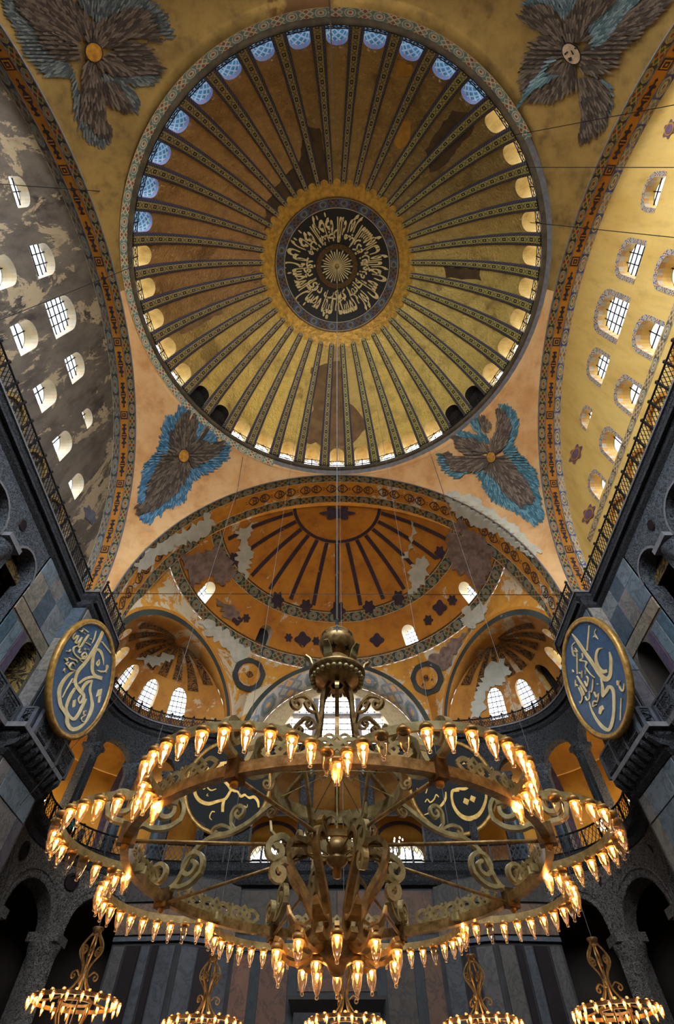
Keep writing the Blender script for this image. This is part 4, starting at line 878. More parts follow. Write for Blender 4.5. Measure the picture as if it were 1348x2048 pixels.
    for s in np.linspace(.3, EXL-.2, 40):
        p = ex(s, -.42, sx); q = ex(s+.05, -.42, sx)-p; an = math.atan2(q[1], q[0])
        if first: cc.location = (*p, 14.15); cc.rotation_euler = (0, 0, an); first = False
        else: inst(cc, 'corbel', loc=(*p, 14.15), rot=(0, 0, an), parent=co)
    # aisles behind
    sh = empty('aisle_shell', (-sx*-20, 29, 0), 'orange painted gallery bays and dark aisle behind the curved arcade, %s side' % sd, 'gallery', kind=ST); so = -np.array([-sx*-20, 29, 0])
    def outer_(u, v): p = ex(u, 5.2 if u < 11 else 5.2-(u-11)*.25, sx); return np.array([*p, v])
    us = np.linspace(-0.0, EXL, 24)
    keep(MB().grid(outer_, us, np.linspace(14.2, 21.5, 5)).build('upper_back_wall', M['orange_wall'], sh, True, off=so))
    MB().grid(lambda u, t: np.array([*ex(u, .02+5.3*t, sx), 21.45+1.1*math.sin(pi*t)]), us, np.linspace(0, 1, 9)).build('upper_vault', M['orange_wall'], sh, True, off=so)
    MB().grid(lambda u, t: np.array([*ex(u, -.02+5.3*t, sx), 14.1]), us, [0, 1]).build('upper_floor', M['dkstone'], sh, off=so)
    MB().grid(lambda u, t: np.array([*ex(u, .1+5.1*t, sx), 13.3]), us, [0, 1]).build('lower_ceiling', M['aisle_or'], sh, off=so)
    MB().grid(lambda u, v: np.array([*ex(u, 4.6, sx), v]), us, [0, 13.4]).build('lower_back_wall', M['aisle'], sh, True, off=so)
    MB().grid(lambda u, v: np.array([*ex(u, 4.4, sx), v]), np.linspace(4.6, 7.6, 6), [4, 12.9]).build('painted_lit_bay', M['aisle_or'], sh, True, off=so)  # orange sheet over the dark back wall, imitates a lit bay by colour
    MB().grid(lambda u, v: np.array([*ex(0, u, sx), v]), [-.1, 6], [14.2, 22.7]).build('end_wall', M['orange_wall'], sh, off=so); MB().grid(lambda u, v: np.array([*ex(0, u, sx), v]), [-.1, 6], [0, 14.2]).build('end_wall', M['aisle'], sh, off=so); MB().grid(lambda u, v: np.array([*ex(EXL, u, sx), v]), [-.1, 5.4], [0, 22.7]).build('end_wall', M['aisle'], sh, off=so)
    for s in (3.9, 7.4, 10.7):       # purple painted ribs rising on the back wall
        mb = MB(); mb.add([p for z in np.linspace(15.5, 22.2, 10) for p in [np.array([*ex(s+d*(.07+.012*(z-15)**1.35), 5.1-max(0, z-20.3)*1.5, sx), min(z, 22.2)]) for d in (-1, 1)]], [(2*i, 2*i+1, 2*i+3, 2*i+2) for i in range(9)]); mb.build('painted_rib', M['motif2'], sh, off=so)

# ------------------------------------------------------------------ west end between the exedrae
ww = empty('wall_west', (0, 29.4, 0), 'west wall of brown and grey marble slabs with the bronze door and the gallery above', 'wall', kind=ST); wo = -np.array([0, 29.4, 0])
ff = lambda y: (lambda u, v: np.array([u, y, v]))
MB().grid(ff(29.6), [-6.2, 6.2], [0, 13.6]).build('centre_face', M['dkstone'], ww, off=wo)
cols = ['#775442', '#54463c', '#684a3a', '#4a423a', '#7a5c48', '#634a3a']
xs = [-5.9, -4.9, -4.35, -2.75, -2.2, -1.1, 0, 1.1, 2.2, 2.75, 4.35, 4.9, 5.9]
for i, (a, b) in enumerate(zip(xs, xs[1:])):
    nar = (b-a) < .7
    slab(ww, wo, [(a, 29.6, 8.6), (b, 29.6, 8.6), (b, 29.6, 10.2), (a, 29.6, 10.2)] if abs((a+b)/2) < 2.3 else [(a, 29.6, 3), (b, 29.6, 3), (b, 29.6, 10.2), (a, 29.6, 10.2)], (0, -1, 0), M['marble'], '#34383a' if nar else cols[i % 6], .05)
for a, b in ((-5.9, -3), (-3, 0), (0, 3), (3, 5.9)): slab(ww, wo, [(a, 29.6, 10.3), (b, 29.6, 10.3), (b, 29.6, 11.0), (a, 29.6, 11.0)], (0, -1, 0), M['marble'], '#45484a', .08); slab(ww, wo, [(a, 29.6, 11.1), (b, 29.6, 11.1), (b, 29.6, 13.2), (a, 29.6, 13.2)], (0, -1, 0), M['marble'], rnd.choice(cols), .05)
for sx in (-1, 1): MB().add([(sx*7.7, 31.0, 22.4), (sx*9.2, 29.3, 22.4), (sx*9.2, 29.3, 23.8), (sx*7.7, 31.0, 23.8)], [(0, 1, 2, 3)]).build('spandrel_foot', M['semi_lo'], ww, off=wo)
for sx in (-1, 1):                   # flanking piers with tall porphyry strips
    fx = [6.0, 8.9, 12.75]
    A, B, D = np.array([6.0, 29.5]), np.array([8.9, 28.3]), np.array([12.75, 28.6])
    MB().add([(sx*p[0], p[1]+.06, z) for p in (A, B, D) for z in (0, 13.6)], [(0, 1, 3, 2), (2, 3, 5, 4)]).build('pier_face', M['dkstone'], ww, off=wo)
    for P, Q, k in ((A, B, 3), (B, D, 5)):
        d = Q-P; n = np.array([d[1], -d[0]]); n /= np.linalg.norm(n); n3 = (sx*n[0], n[1], 0)
        f = lambda t, z: np.array([sx*(P[0]+d[0]*t), P[1]+d[1]*t, z])
        cuts = {3: [.04, .36, .64, .96], 5: [.03, .28, .40, .55, .78, .97]}[k]
        for i, (a, b) in enumerate(zip(cuts, cuts[1:])):
            po_ = (k == 3 and i == 1) or (k == 5 and i in (1, 3)); po_ = po_ if k == 3 else i in (1, 3)
            slab(ww, wo, [f(a+.012, 3), f(b-.012, 3), f(b-.012, 10.3), f(a+.012, 10.3)], n3, M['porph'] if po_ else M['marble'], rnd.choice(['#575350', '#4e5054', '#5a5650']), .06, 'porphyry_strip' if po_ else 'marble_panel')
        slab(ww, wo, [f(0, 10.45), f(1, 10.45), f(1, 10.65), f(0, 10.65)], n3, M['rail_stone'], '#777777', .14, 'string_course')
        for a, b in ((0, .5), (.5, 1)): slab(ww, wo, [f(a, 10.75), f(b, 10.75), f(b, 12.2), f(a, 12.2)], n3, M['marble'], '#7a6452', .05); slab(ww, wo, [f(a, 12.3), f(b, 12.3), f(b, 13.5), f(a, 13.5)], n3, M['marble'], '#4c4844', .05)
dr = empty('door_1', (0, 29.5, 0), 'tall dark bronze door under a heavy lintel at the bottom of the west wall', 'door', kind=ST)
MB().box((0, -.1, 3.6), (2.0, .12, 3.6)).build('door_leaf', M['door'], dr); MB().box((0, -.2, 7.45), (2.3, .3, .25)).build('door_head', M['dkstone'], dr)
MB().add([(s*x, y, z) for s in (-1, 1) for x, y, z in ((2.35, -.1, 7.6), (2.35, -.5, 7.7), (2.6, -.8, 8.15), (2.6, -.8, 8.3), (2.6, 0, 8.3))], [(0, 1, 6, 5), (1, 2, 7, 6), (2, 3, 8, 7), (3, 4, 9, 8), (0, 4, 3, 2, 1), (5, 6, 7, 8, 9)]).build('lintel', M['door'], dr)
# gallery level
co = MB().sweep(np.array([(-9.1, 29.3, 14.4), (9.1, 29.3, 14.4)]), [(-.05, -1), (-.2, -.85), (-.3, -.55), (-.55, -.4), (-.6, -.1), (-.65, 0), (1.5, 0)]).build('trim_16', M['cornice']); tag(co, 'straight gallery cornice above the west wall marble', 'cornice', kind=ST)
lattice_rail([(-8.5, 28.75), (8.5, 28.75)], 14.42, 1.0, 'gallery_railing', 'dark iron railing of the straight west gallery behind the chandelier', M['iron'], .6, 2)
wop = [arch(-4.3, 14.3, 1.65, 20.9, 10, 1.2), arch(0, 14.3, 1.75, 20.9, 10, 1.2), arch(4.3, 14.3, 1.65, 20.9, 10, 1.2)]
gw_ = lambda u, v, off=0.: np.array([u, 29.6+off, v])
wall(MB(), [(-9.3, 14.2), (9.3, 14.2), (9.3, 22.5), (-9.3, 22.5)], wop, gw_).build('gallery_front', M['carved_dk'], ww, off=wo)
for lp in wop: reveal(MB(), lp, gw_, 0, .9).build('arch_soffit', M['carved_dk'], ww, off=wo)
co2 = MB().sweep(np.array([(-9.2, 29.5, 22.55), (9.2, 29.5, 22.55)]), [(-o*.6, z*.4) for o, z in COR]).build('trim_17', M['cornice']); tag(co2, 'dark cornice under the great west window', 'cornice', kind=ST)
MB().grid(lambda u, v: np.array([u, v, 22.45]), [-9.2, 9.2], [29.4, 34.5]).build('vault_floor', M['dkstone'], ww, off=wo)
for x, lb in ((-2.5, 'left'), (2.5, 'right'), (-1.95, 'inner left'), (1.95, 'inner right')):
    c = empty('gallery_column', (x, 29.9, 14.3), 'green marble column of the straight west gallery, %s of the middle arch' % lb, 'column', kind=ST)
    MB().lathe([(.3, 0), (.3, .25), (.24, .35), (.21, 5.6), (.26, 5.7), (.42, 6.5), (.42, 6.9)], 16).build('shaft', M['column'], c, True, color=srgb('#2f4440'))
nx = empty('west_gallery', (0, 36, 14), 'orange painted vaulted gallery room behind the west arches with three bright windows', 'gallery', kind=ST); no = -np.array([0, 36, 14])
bw = [arch(-5.55, 17.2, 1.75, 18.9, 12, 1.0), arch(0, 17.2, 1.75, 18.9, 12, 1.0), arch(5.55, 17.2, 1.75, 18.9, 12, 1.0)]
bmp = lambda u, v, off=0.: np.array([u, 40+off, v])
wall(MB(), [(-9.3, 14.2), (9.3, 14.2), (9.3, 23), (-9.3, 23)], bw, bmp).build('back_wall', M['orange_wall'], nx, off=no)
for i, lp in enumerate(bw): window(lp, bmp, 1.2, M['reveal'], M['bars_dk'], 'bright arched window in the back of the west gallery, %s' % ('beside the grey side roundel', 'behind the chandelier stem', 'beside the yellow side roundel')[i], 5, 3, .09, n=2, gmat=M['glass_clear'])
for i, x in enumerate((-5.55, 0, 5.55)):
    MB().grid(lambda u, y: np.array([x+2.75*math.cos(u), y, 20.6+1.6*math.sin(u)]), np.linspace(0, pi, 13), [31, 40]).build('barrel_vault', M['orange_wall'], nx, True, off=no)
    mb = MB(); mb.add([p for t in np.linspace(0, pi, 17) for p in ((x+2.0*math.cos(t), 39.93, 20.0+1.3*math.sin(t)), (x+2.35*math.cos(t), 39.93, 20.0+1.6*math.sin(t)))], [(2*k, 2*k+1, 2*k+3, 2*k+2) for k in range(16)]); mb.build('painted_arch', M['motif2'], nx, off=no)
    MB().box((x, 36, 20.5), (2.9, .12, .16)).build('tie_beam', M['dkstone'], nx, off=no)
for x in (-8.4, -2.8, 2.8, 8.4): MB().box((x, 35.5, 17.4), (.35, .5, 3.3)).build('pillar', M['dkstone'], nx, off=no)
MB().box((0, 35, 14.1), (9.3, 5.3, .15)).build('gallery_floor', M['dkstone'], nx, off=no)
MB().grid(ff(39.9), [-9.3, 9.3], [14.2, 17.0]).build('dado', M['aisle'], nx, off=no)
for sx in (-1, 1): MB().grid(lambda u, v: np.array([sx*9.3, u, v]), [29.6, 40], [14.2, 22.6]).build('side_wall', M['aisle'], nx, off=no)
MB().grid(lambda u, v: np.array([u, v, 22.6]), [-9.3, 9.3], [29.6, 40]).build('gallery_ceiling', M['orange_wall'], nx, off=no)
# ------------------------------------------------------------------ floor, and the parts of the hall behind the viewer
fl = MB().box((0, 6, -.1), (30, 40, .1)).build('floor', M['floor']); tag(fl, 'grey marble floor of the nave', 'floor', kind=ST)
we = MB().grid(lambda u, v: np.array([u, -17, v]), [-24, 24], [0, 23.3]).build('wall_east', M['dkstone']); tag(we, 'dark marble wall behind the viewer', 'wall', kind=ST)
for sx in (-1, 1):
    o = MB().grid(lambda u, v: np.array([sx*16, u, v]), [-17, 14.25], [0, 14]).build('wall_left_lower' if sx < 0 else 'wall_right_lower', M['dkstone']); tag(o, 'dark lower nave wall below the gallery, %s side' % ('grey' if sx < 0 else 'yellow'), 'wall', kind=ST)
# ================================================================== THE GREAT CHANDELIER
GC = np.array([0, 0, 4.12]); RR = 2.62
gc = empty('great_chandelier', (0, 0, 4.12), 'huge scrolled brass chandelier with eight lobes of glowing glass lamps in the middle', 'chandelier'); GO = -GC
def pol(r, a, z): return np.array([r*math.cos(a), r*math.sin(a), z])
def rz(pts, a): return [pol(r, a, z) for r, z in pts]            # a path drawn in the vertical plane at azimuth a
def smooth_path(pts, n=8): return [tuple(p) for p in catmull(np.array(pts, float), n)]
def volute(cr, cz, r0, r1, a0, turns, n=26):                       # spiral in the (r,z) plane, ends at the eye
    return [(cr+(r0+(r1-r0)*t)*math.cos(a0+2*pi*turns*t), cz+(r0+(r1-r0)*t)*math.sin(a0+2*pi*turns*t)) for t in np.linspace(0, 1, n)]
A1 = np.linspace(0, 2*pi, 97)[:-1]
mb = MB(); prof = [(-.05, -.055), (.05, -.055), (.05, .055), (-.05, .055), (-.05, -.055)]
mb.sweep([pol(RR, a, 4.12) for a in A1], prof, closed=True); mb.build('main_ring', M['brass'], gc, True, off=GO).data.polygons.foreach_set('use_smooth', [False]*96*4)
capm = MB().lathe([(0, .075), (.018, .07), (.022, .045), (.058, .03), (.066, .012), (.064, -.012), (.054, -.018)], 14)
glm = MB().lathe([(.052, -.012), (.056, -.05), (.050, -.10), (.036, -.15), (.022, -.180), (.014, -.192), (.02, -.205), (.018, -.222), (0, -.228)], 14)
flm = MB().lathe([(0, -.018), (.017, -.022), (.021, -.034), (.012, -.052), (.005, -.06), (0, -.063)], 10)
lamp0 = None; rl = random.Random(3)
def lamp(parent, loc, s=1., lit=True, first=[]):
    if not first:
        c = capm.build('lamp', M['cap'], parent, True); g = glm.build('lamp_glass', M['lampglass'], c, True); f = flm.build('flame', M['flame'], c, True); first.extend([c, g, f])
    else:
        c = inst(first[0], 'lamp', parent=parent); inst(first[1], 'lamp_glass', parent=c)
        if lit: inst(first[2], 'flame', parent=c)
    c.location = loc; c.scale = (s, s, s); c.rotation_euler = (0, 0, rl.random()*6)
unlit = set(rl.sample(range(1, 128), 24)); li = 0
for k in range(8):
    am = math.radians(22.5+45*k); c0 = pol(2.37, am, 0); u = pol(1, am, 0); t = pol(1, am+pi/2, 0)
    arc = [c0+u*(1.0*math.sin(b))+t*(1.0*math.cos(b)) for b in np.linspace(-.12, pi+.12, 41)]
    MB().strap([p+np.array([0, 0, 4.13]) for p in arc], .085, .035, (0, 0, 1)).build('lobe_band', M['brass_lt'], gc, off=GO)
    for j in range(16):
        b = -.02+(pi+.04)*(j+.5)/16; p = c0+u*(1.035*math.sin(b))+t*(1.035*math.cos(b))
        lamp(gc, p+np.array([0, 0, -.035]), 1.0, li not in unlit); li += 1
    # openwork frieze standing on the ring, between the joints
    mb = MB(); a0 = am+.10; a1 = am+math.radians(45)-.10; N = 64; Rf = RR-.01
    for ph in (0, pi):
        pts = []
        for i in range(N+1):
            x = i/N; zz = 4.27+.075*math.sin(ph+x*6*pi)*(1 if .0 < x < 1 else .2); pts.append(pol(Rf, a0+(a1-a0)*x, zz))
        mb.strap(pts, .045, .02, (0, 0, 1))
    for x in (1/6., 3/6., 5/6.):
        for s in (-1, 1):
            q = [pol(Rf, a0+(a1-a0)*(x+d), 4.27+z) for d, z in ((-.075, 0), (0, s*.11), (.075, 0))]; mb.strap(q, .04, .02, (0, 0, 1))
    for x in (2/6., 4/6.):
        for s in (-1, 1):
            q = [pol(Rf, a0+(a1-a0)*(x+.035*math.sin(z*1.0)*s), 4.19+.02*z) for z in np.linspace(0, 9, 14)]; mb.strap(q, .03, .02, (0, 0, 1))
    mb.build('frieze', M['brass_lt'], gc, off=GO)
    # joint: collar, lyre of two volutes, rod to the hub
    tv = pol(1, am+pi/2, 0)
    MB().box(pol(RR, am, 4.12), (.10, .06, .11), (u, t, (0, 0, 1))).build('joint_collar', M['bronze'], gc, off=GO)
    MB().lathe([(0, -.05), (.04, -.03), (.045, .02), (0, .04)], 10, tuple(pol(RR, am, 4.0))).build('joint_knob', M['cap'], gc, True, off=GO)
    MB().tube([pol(RR-.03, am, 4.06), pol(.42, am, 4.33)], .022, 8).build('rod', M['brass'], gc, True, off=GO)
    inn = smooth_path([(2.56, 4.18), (2.50, 4.24), (2.36, 4.22), (2.20, 4.26), (2.08, 4.36)], 5)+volute(2.26, 4.46, .20, .045, pi*1.15, -1.35)
    out = smooth_path([(2.66, 4.18), (2.72, 4.23), (2.82, 4.24), (2.92, 4.28)], 5)+volute(2.80, 4.42, .17, .04, -pi*.22, 1.35)
    MB().strap(rz(inn, am), .085, .05, tv).build('inner_volute', M['brass_lt'], gc, off=GO)
    MB().strap(rz(out, am), .085, .05, tv).build('outer_volute', M['brass_lt'], gc, off=GO)
    if k not in (4, 7):              # long arms sweeping up to the crown ring
        arm = smooth_path([(2.56, 4.2), (2.44, 4.30), (2.28, 4.62), (2.02, 4.78), (1.7, 4.80), (1.42, 4.88), (1.12, 5.04), (.93, 5.12)], 6)
        MB().strap(rz(arm, am), .07, .06, tv).build('long_arm', M['brass_lt'], gc, off=GO)
        v2 = smooth_path([(1.62, 4.84), (1.70, 4.92), (1.72, 5.04)], 4)+volute(1.60, 5.06, .12, .03, .0, 1.2)
        MB().strap(rz(v2, am), .06, .04, tv).build('arm_volute', M['brass_lt'], gc, off=GO)
        v3 = smooth_path([(1.66, 4.84), (1.85, 4.93), (1.98, 4.92)], 4)+volute(1.97, 4.86, .06, .02, pi/2, -.8, 14)
        MB().strap(rz(v3, am), .05, .035, tv).build('arm_tendril', M['brass_lt'], gc, off=GO)
# upper ring, spokes and hub disc
MB().sweep([pol(.93, a, 5.14) for a in A1], [(-.02, -.08), (.03, -.08), (.03, .08), (-.02, .08), (-.02, -.08)], closed=True).build('upper_ring', M['brass_lt'], gc, off=GO)
MB().lathe([(0, -.03), (.10, -.02), (.11, .02), (0, .04)], 16, (0, 0, 5.36)).build('hub_disc', M['cap'], gc, True, off=GO)
for k in range(8):
    a = math.radians(45*k+22.5); MB().tube([pol(.09, a, 5.36), pol(.92, a, 5.16)], .009, 6).build('spoke', M['brass_lt'], gc, off=GO)
    tv = pol(1, a+pi/2, 0)
    fs = smooth_path([(.93, 5.06), (.98, 4.94), (1.06, 4.92)], 4)+volute(1.05, 4.98, .06, .02, -pi/2, 1.1, 14); MB().strap(rz(fs, a), .05, .03, tv).build('drop_scroll', M['brass'], gc, off=GO)
mb = MB()
for k in range(8):                   # low openwork crest on the upper ring
    a0 = math.radians(45*k); a1 = a0+math.radians(45)
    mb.strap([pol(.60, a0+(a1-a0)*x, 5.50+.10*abs(math.sin(x*2*pi))) for x in np.linspace(0, 1, 17)], .035, .02, (0, 0, 1))
mb.build('upper_crest', M['brass'], gc, off=GO)
for k in range(6):                   # bell of straps from the corona to the upper ring, with ear scrolls
    a = math.radians(60*k+30); tv = pol(1, a+pi/2, 0)
    MB().strap(rz(smooth_path([(.16, 6.86), (.27, 6.62), (.30, 6.25), (.36, 5.85), (.52, 5.55), (.80, 5.32), (.92, 5.2)], 6), a), .07, .045, tv).build('bell_strap', M['brass'], gc, off=GO)
    ear = smooth_path([(.31, 6.0), (.42, 6.28), (.60, 6.42), (.76, 6.36)], 5)+volute(.74, 6.24, .11, .03, pi*.42, -1.25, 20)
    MB().strap(rz(ear, a), .065, .045, tv).build('ear_scroll', M['brass'], gc, off=GO)
    e2 = smooth_path([(.36, 6.2), (.52, 6.2), (.60, 6.30)], 4)+volute(.54, 6.30, .06, .02, 0, 1.0, 14)
    MB().strap(rz(e2, a), .05, .035, tv).build('ear_tendril', M['brass'], gc, off=GO)
# corona, leaves, star ball, rod
MB().lathe([(.10, 6.84), (.22, 6.86), (.36, 6.92), (.47, 7.0), (.50, 7.05), (.50, 7.09), (.44, 7.12), (.34, 7.16), (.30, 7.24), (.26, 7.34), (.2, 7.40), (.16, 7.44)], 40).build('corona', M['brass'], gc, True, off=GO)
gd = MB().lathe([(0, -.05), (.035, -.04), (.05, 0), (.035, .03), (0, .04)], 8).build('gadroon', M['brass_lt'], gc, True); gd.location = pol(.43, 0, 6.955)+GO
for k in range(1, 26): inst(gd, 'gadroon', loc=pol(.43, 2*pi*k/26, 6.955)+GO, parent=gc)
for k in range(6):
    a = math.radians(60*k+10); tv = pol(1, a+pi/2, 0)
    MB().strap(rz([(.40, 7.10), (.46, 7.2), (.50, 7.32), (.58, 7.40), (.60, 7.36)], a), [.12, .16, .13, .08, .02], .025, tv).build('corona_leaf', M['brass_lt'], gc, off=GO)
bp = [(.34*math.sin(t), 7.76-.34*math.cos(t)) for t in np.linspace(.35, pi-.2, 18)]
MB().lathe([(.16, 7.42)]+bp+[(.05, 8.12), (.05, 8.2), (0, 8.24)], 32).build('star_ball', M['brass'], gc, True, off=GO)
def star(a, e, r, n, parent):
    ct = np.array([math.cos(a)*math.cos(e), math.sin(a)*math.cos(e), math.sin(e)]); h = pol(1, a+pi/2, 0); v = np.cross(ct, h); P = []
    for i in range(2*n):
        q = r if i % 2 == 0 else r*.45; b = pi*i/n+pi/2; d = ct*.346+h*q*math.cos(b)+v*q*math.sin(b); P.append(np.array([0, 0, 7.76])+d/np.linalg.norm(d)*.346)
    P.append(np.array([0, 0, 7.76])+ct*.348)
    MB().add(P, [(i, (i+1) % (2*n), 2*n) for i in range(2*n)]).build('star_opening', M['black'], parent, off=GO)
for k in range(7): star(2*pi*k/7-pi/2, .30, .115, 6, gc)
for k in range(6): star(2*pi*k/6+.3, -.75, .07, 4, gc)
MB().tube([(0, 0, 8.2), (0, 0, 8.35)], .03, 8).build('hook', M['iron'], gc, off=GO)
MB().tube([(0, 0, 5.33), (0, 0, 4.42)], .014, 8).build('stem_rod', M['brass_lt'], gc, off=GO)
for k in range(4):
    a = math.radians(90*k+45); MB().strap([pol(.62, a, 5.12), pol(.52, a, 4.75), pol(.45, a, 4.42)], .05, .03, pol(1, a+pi/2, 0)).build('hanger_strap', M['brass'], gc, off=GO)
# crown ring with palmette crest and the turned vase inside
MB().sweep([pol(.42, a, 4.38) for a in A1], [(-.015, -.04), (.025, -.04), (.025, .04), (-.015, .04), (-.015, -.04)], closed=True).build('crown_ring', M['cap'], gc, off=GO)
for k in range(8):
    a0 = math.radians(45*k+22.5); mb = MB()
    def cy_(x, z): return pol(.43, a0+x/.43, 4.41+z)
    V, T = patch([(-.03, 0), (.03, 0), (.035, .05), (.09, .09), (.10, .15), (.06, .17), (.045, .13), (.05, .19), (0, .26), (-.05, .19), (-.045, .13), (-.06, .17), (-.10, .15), (-.09, .09), (-.035, .05)])
    mb.add([cy_(*v) for v in V], T); mb.add([cy_(*v)*np.array([.95, .95, 1]) for v in V], T); mb.build('palmette', M['brass_lt'], gc, off=GO)
    q = [cy_(.085+.07*math.cos(b), .09+.075*math.sin(b)) for b in np.linspace(-.6, pi+.6, 14)]; MB().strap(q, .02, .03, (0, 0, 1)).build('crest_loop', M['brass_lt'], gc, off=GO)
    MB().tube([pol(.12, a0, 4.27), pol(.42, a0, 4.36)], .012, 6).build('crown_spoke', M['brass'], gc, off=GO)
MB().lathe([(0, 4.02), (.05, 4.03), (.06, 4.09), (.05, 4.13), (.10, 4.16), (.14, 4.2), (.14, 4.24), (.08, 4.27), (.13, 4.31), (.14, 4.38), (.10, 4.45), (.03, 4.50), (0, 4.52)], 24).build('vase', M['brass'], gc, True, off=GO)
# lower S arms, their flat scroll plates, basin and candle branches
for k in range(8):
    a = math.radians(45*k+22.5); tv = pol(1, a+pi/2, 0)
    arm = smooth_path([(.42, 4.36), (.58, 4.38), (.68, 4.27), (.62, 4.07), (.45, 3.86), (.33, 3.68), (.28, 3.52), (.31, 3.40), (.40, 3.36), (.50, 3.40)], 6)
    MB().strap(rz(arm, a), .085, .065, tv).build('lower_arm', M['brass'], gc, off=GO)
    if k % 2 == 0:
        pl = smooth_path([(.62, 4.30), (.76, 4.38), (.90, 4.32)], 5)+volute(.83, 4.21, .12, .045, pi*.25, -1.0, 16); MB().strap(rz(pl, a), .07, .075, tv).build('scroll_plate', M['brass_lt'], gc, off=GO)
        p2 = smooth_path([(.62, 4.1), (.72, 4.12), (.82, 4.07)], 5)+volute(.77, 3.98, .10, .04, pi*.35, -1.0, 16); MB().strap(rz(p2, a), .07, .07, tv).build('scroll_plate', M['brass_lt'], gc, off=GO)
        MB().strap(rz([(.80, 4.33), (.92, 4.42), (.94, 4.54)], a), [.06, .05, .01], .03, tv).build('scroll_tip', M['brass_lt'], gc, off=GO)
    else: MB().strap(rz(smooth_path([(.5, 4.36), (.56, 4.48), (.5, 4.55)], 4)+volute(.46, 4.48, .06, .02, pi*.3, 1., 12), a), .07, .04, tv).build('top_curl', M['cap'], gc, off=GO)
    leaf = [(.34, 3.56), (.44, 3.50), (.54, 3.52), (.60, 3.60), (.62, 3.68)]
    MB().strap(rz(leaf, a), [.10, .15, .14, .09, .02], .03, tv).build('basin_leaf', M['cap'], gc, off=GO)
MB().lathe([(0, 3.10), (.07, 3.12), (.12, 3.2), (.26, 3.27), (.34, 3.34), (.30, 3.40), (.22, 3.44), (.2, 3.5)], 28).build('basin', M['brass'], gc, True, off=GO)
for k in range(10):
    a = math.radians(36*k+18); tv = pol(1, a+pi/2, 0); r1 = .70
    MB().strap(rz(smooth_path([(.26, 3.34), (.42, 3.24), (.58, 3.26), (.68, 3.36), (.74, 3.38)], 5), a), [.10]*10+[.08]*6+[.05]*5, .045, tv).build('candle_branch', M['cap'], gc, off=GO)
    lamp(gc, pol(r1, a, 3.30)+GO, 1.08)
for k in range(4): lamp(gc, pol(.32, math.radians(90*k+45), 3.20)+GO, 1.05)
for ch in gc.children:
    if ch.name.startswith('lamp') and not ch.name.startswith('lamp_glass') and tuple(ch.location)[2] > 1: ch.location = tuple(np.array(ch.location)+0)
cb = MB().tube([(0, 0, 8.37), (0, 0, 53.6)], .02, 6).build('chandelier_cable', M['cable']); tag(cb, 'long pale steel cable from the dome crown down to the brass star ball', 'cable')

# ================================================================== SMALL CHANDELIERS
M['brass_dk'] = m_metal('small_chandelier_brass', '#5a4324', '#9a7a44', .4, .6, 9.)
def small_chandelier(label):
    rt = empty('small_chandelier', (0, 0, 0), label, 'chandelier', 'small brass ring chandeliers hanging low')
    ring = [pol(.80, a, 0) for a in np.linspace(0, 2*pi, 49)[:-1]]
    MB().sweep(ring, [(-.015, -.03), (.02, -.03), (.02, .03), (-.015, .03), (-.015, -.03)], closed=True).build('lamp_ring', M['bronze'], rt)
    for k in range(6):
        a = math.radians(60*k); tv = pol(1, a+pi/2, 0)
        st = smooth_path([(.07, 1.02), (.20, .86), (.22, .72), (.10, .56), (.06, .44), (.12, .26), (.34, .08), (.79, .02)], 6)
        MB().strap(rz(st, a), .03, .025, tv).build('stem_strap', M['brass_dk'], rt)
        if k % 2 == 0: MB().strap(rz(smooth_path([(.1, .36), (.18, .42), (.25, .40)], 4)+volute(.24, .34, .06, .02, pi/2, -1, 12), a), .03, .02, tv).build('stem_scroll', M['brass_dk'], rt)
        MB().strap(rz(volute(.16, .74, .07, .02, pi*.3, 1.1, 12), a), .025, .02, tv).build('bulb_scroll', M['brass_dk'], rt)
        MB().strap(rz(smooth_path([(.30, -.02), (.28, -.2), (.16, -.42), (.04, -.52)], 5), a), .03, .025, tv).build('lower_strap', M['bronze'], rt)
    MB().sweep([pol(.30, a, 0) for a in np.linspace(0, 2*pi, 25)[:-1]], [(-.012, -.02), (.012, -.02), (.012, .02), (-.012, .02), (-.012, -.02)], closed=True).build('inner_ring', M['bronze'], rt)
    MB().lathe([(.03, .98), (.1, 1.0), (.09, 1.05), (.12, 1.1), (.1, 1.12), (.03, 1.1), (0, 1.16)], 12).build('top_crown', M['bronze'], rt, True)
    MB().lathe([(0, -.60), (.04, -.56), (.05, -.5), (0, -.46)], 10).build('finial', M['bronze'], rt, True)
    g = None
    for k in range(40):
        a = 2*pi*k/40; r = .83 if k % 2 else .72; p = pol(r, a, -.02 if k % 2 else .04)
        if g is None:
            g = MB().lathe([(.02, .05), (.045, .03), (.04, 0), (.035, -.06), (.015, -.13), (0, -.15)], 8).build('lamp', M['lampglass'], rt, True); f = MB().lathe([(0, .02), (.024, 0), (.026, -.025), (.012, -.06), (0, -.065)], 8).build('flame', M['flame_small'], g, True); g.location = p; g.scale = (.8, .8, .8)
        else: inst(f, 'flame', parent=inst(g, 'lamp', loc=p, parent=rt, scale=(.8, .8, .8)))
    ld = bpy.data.lights.new('lamp_ring_light', 'POINT'); ld.energy = 6; ld.color = (1, .68, .36); ld.shadow_soft_size = .6; lo_ = bpy.data.objects.new('lamp_ring_light', ld); C.objects.link(lo_); lo_.parent = rt; lo_.location = (0, 0, -.1)
    return rt
sc_ = small_chandelier('small glowing brass chandelier in the bottom corner on the grey wall side')
spots = [((150, 2005), None), ((1232, 2022), 'small glowing brass chandelier in the bottom corner on the yellow wall side'), ((405, 2049), 'small brass chandelier at the bottom edge between the grey side corner and the door'),
         ((690, 2047), 'small brass chandelier directly before the bronze door'), ((965, 2049), 'small brass chandelier at the bottom edge between the door and the yellow side corner')]
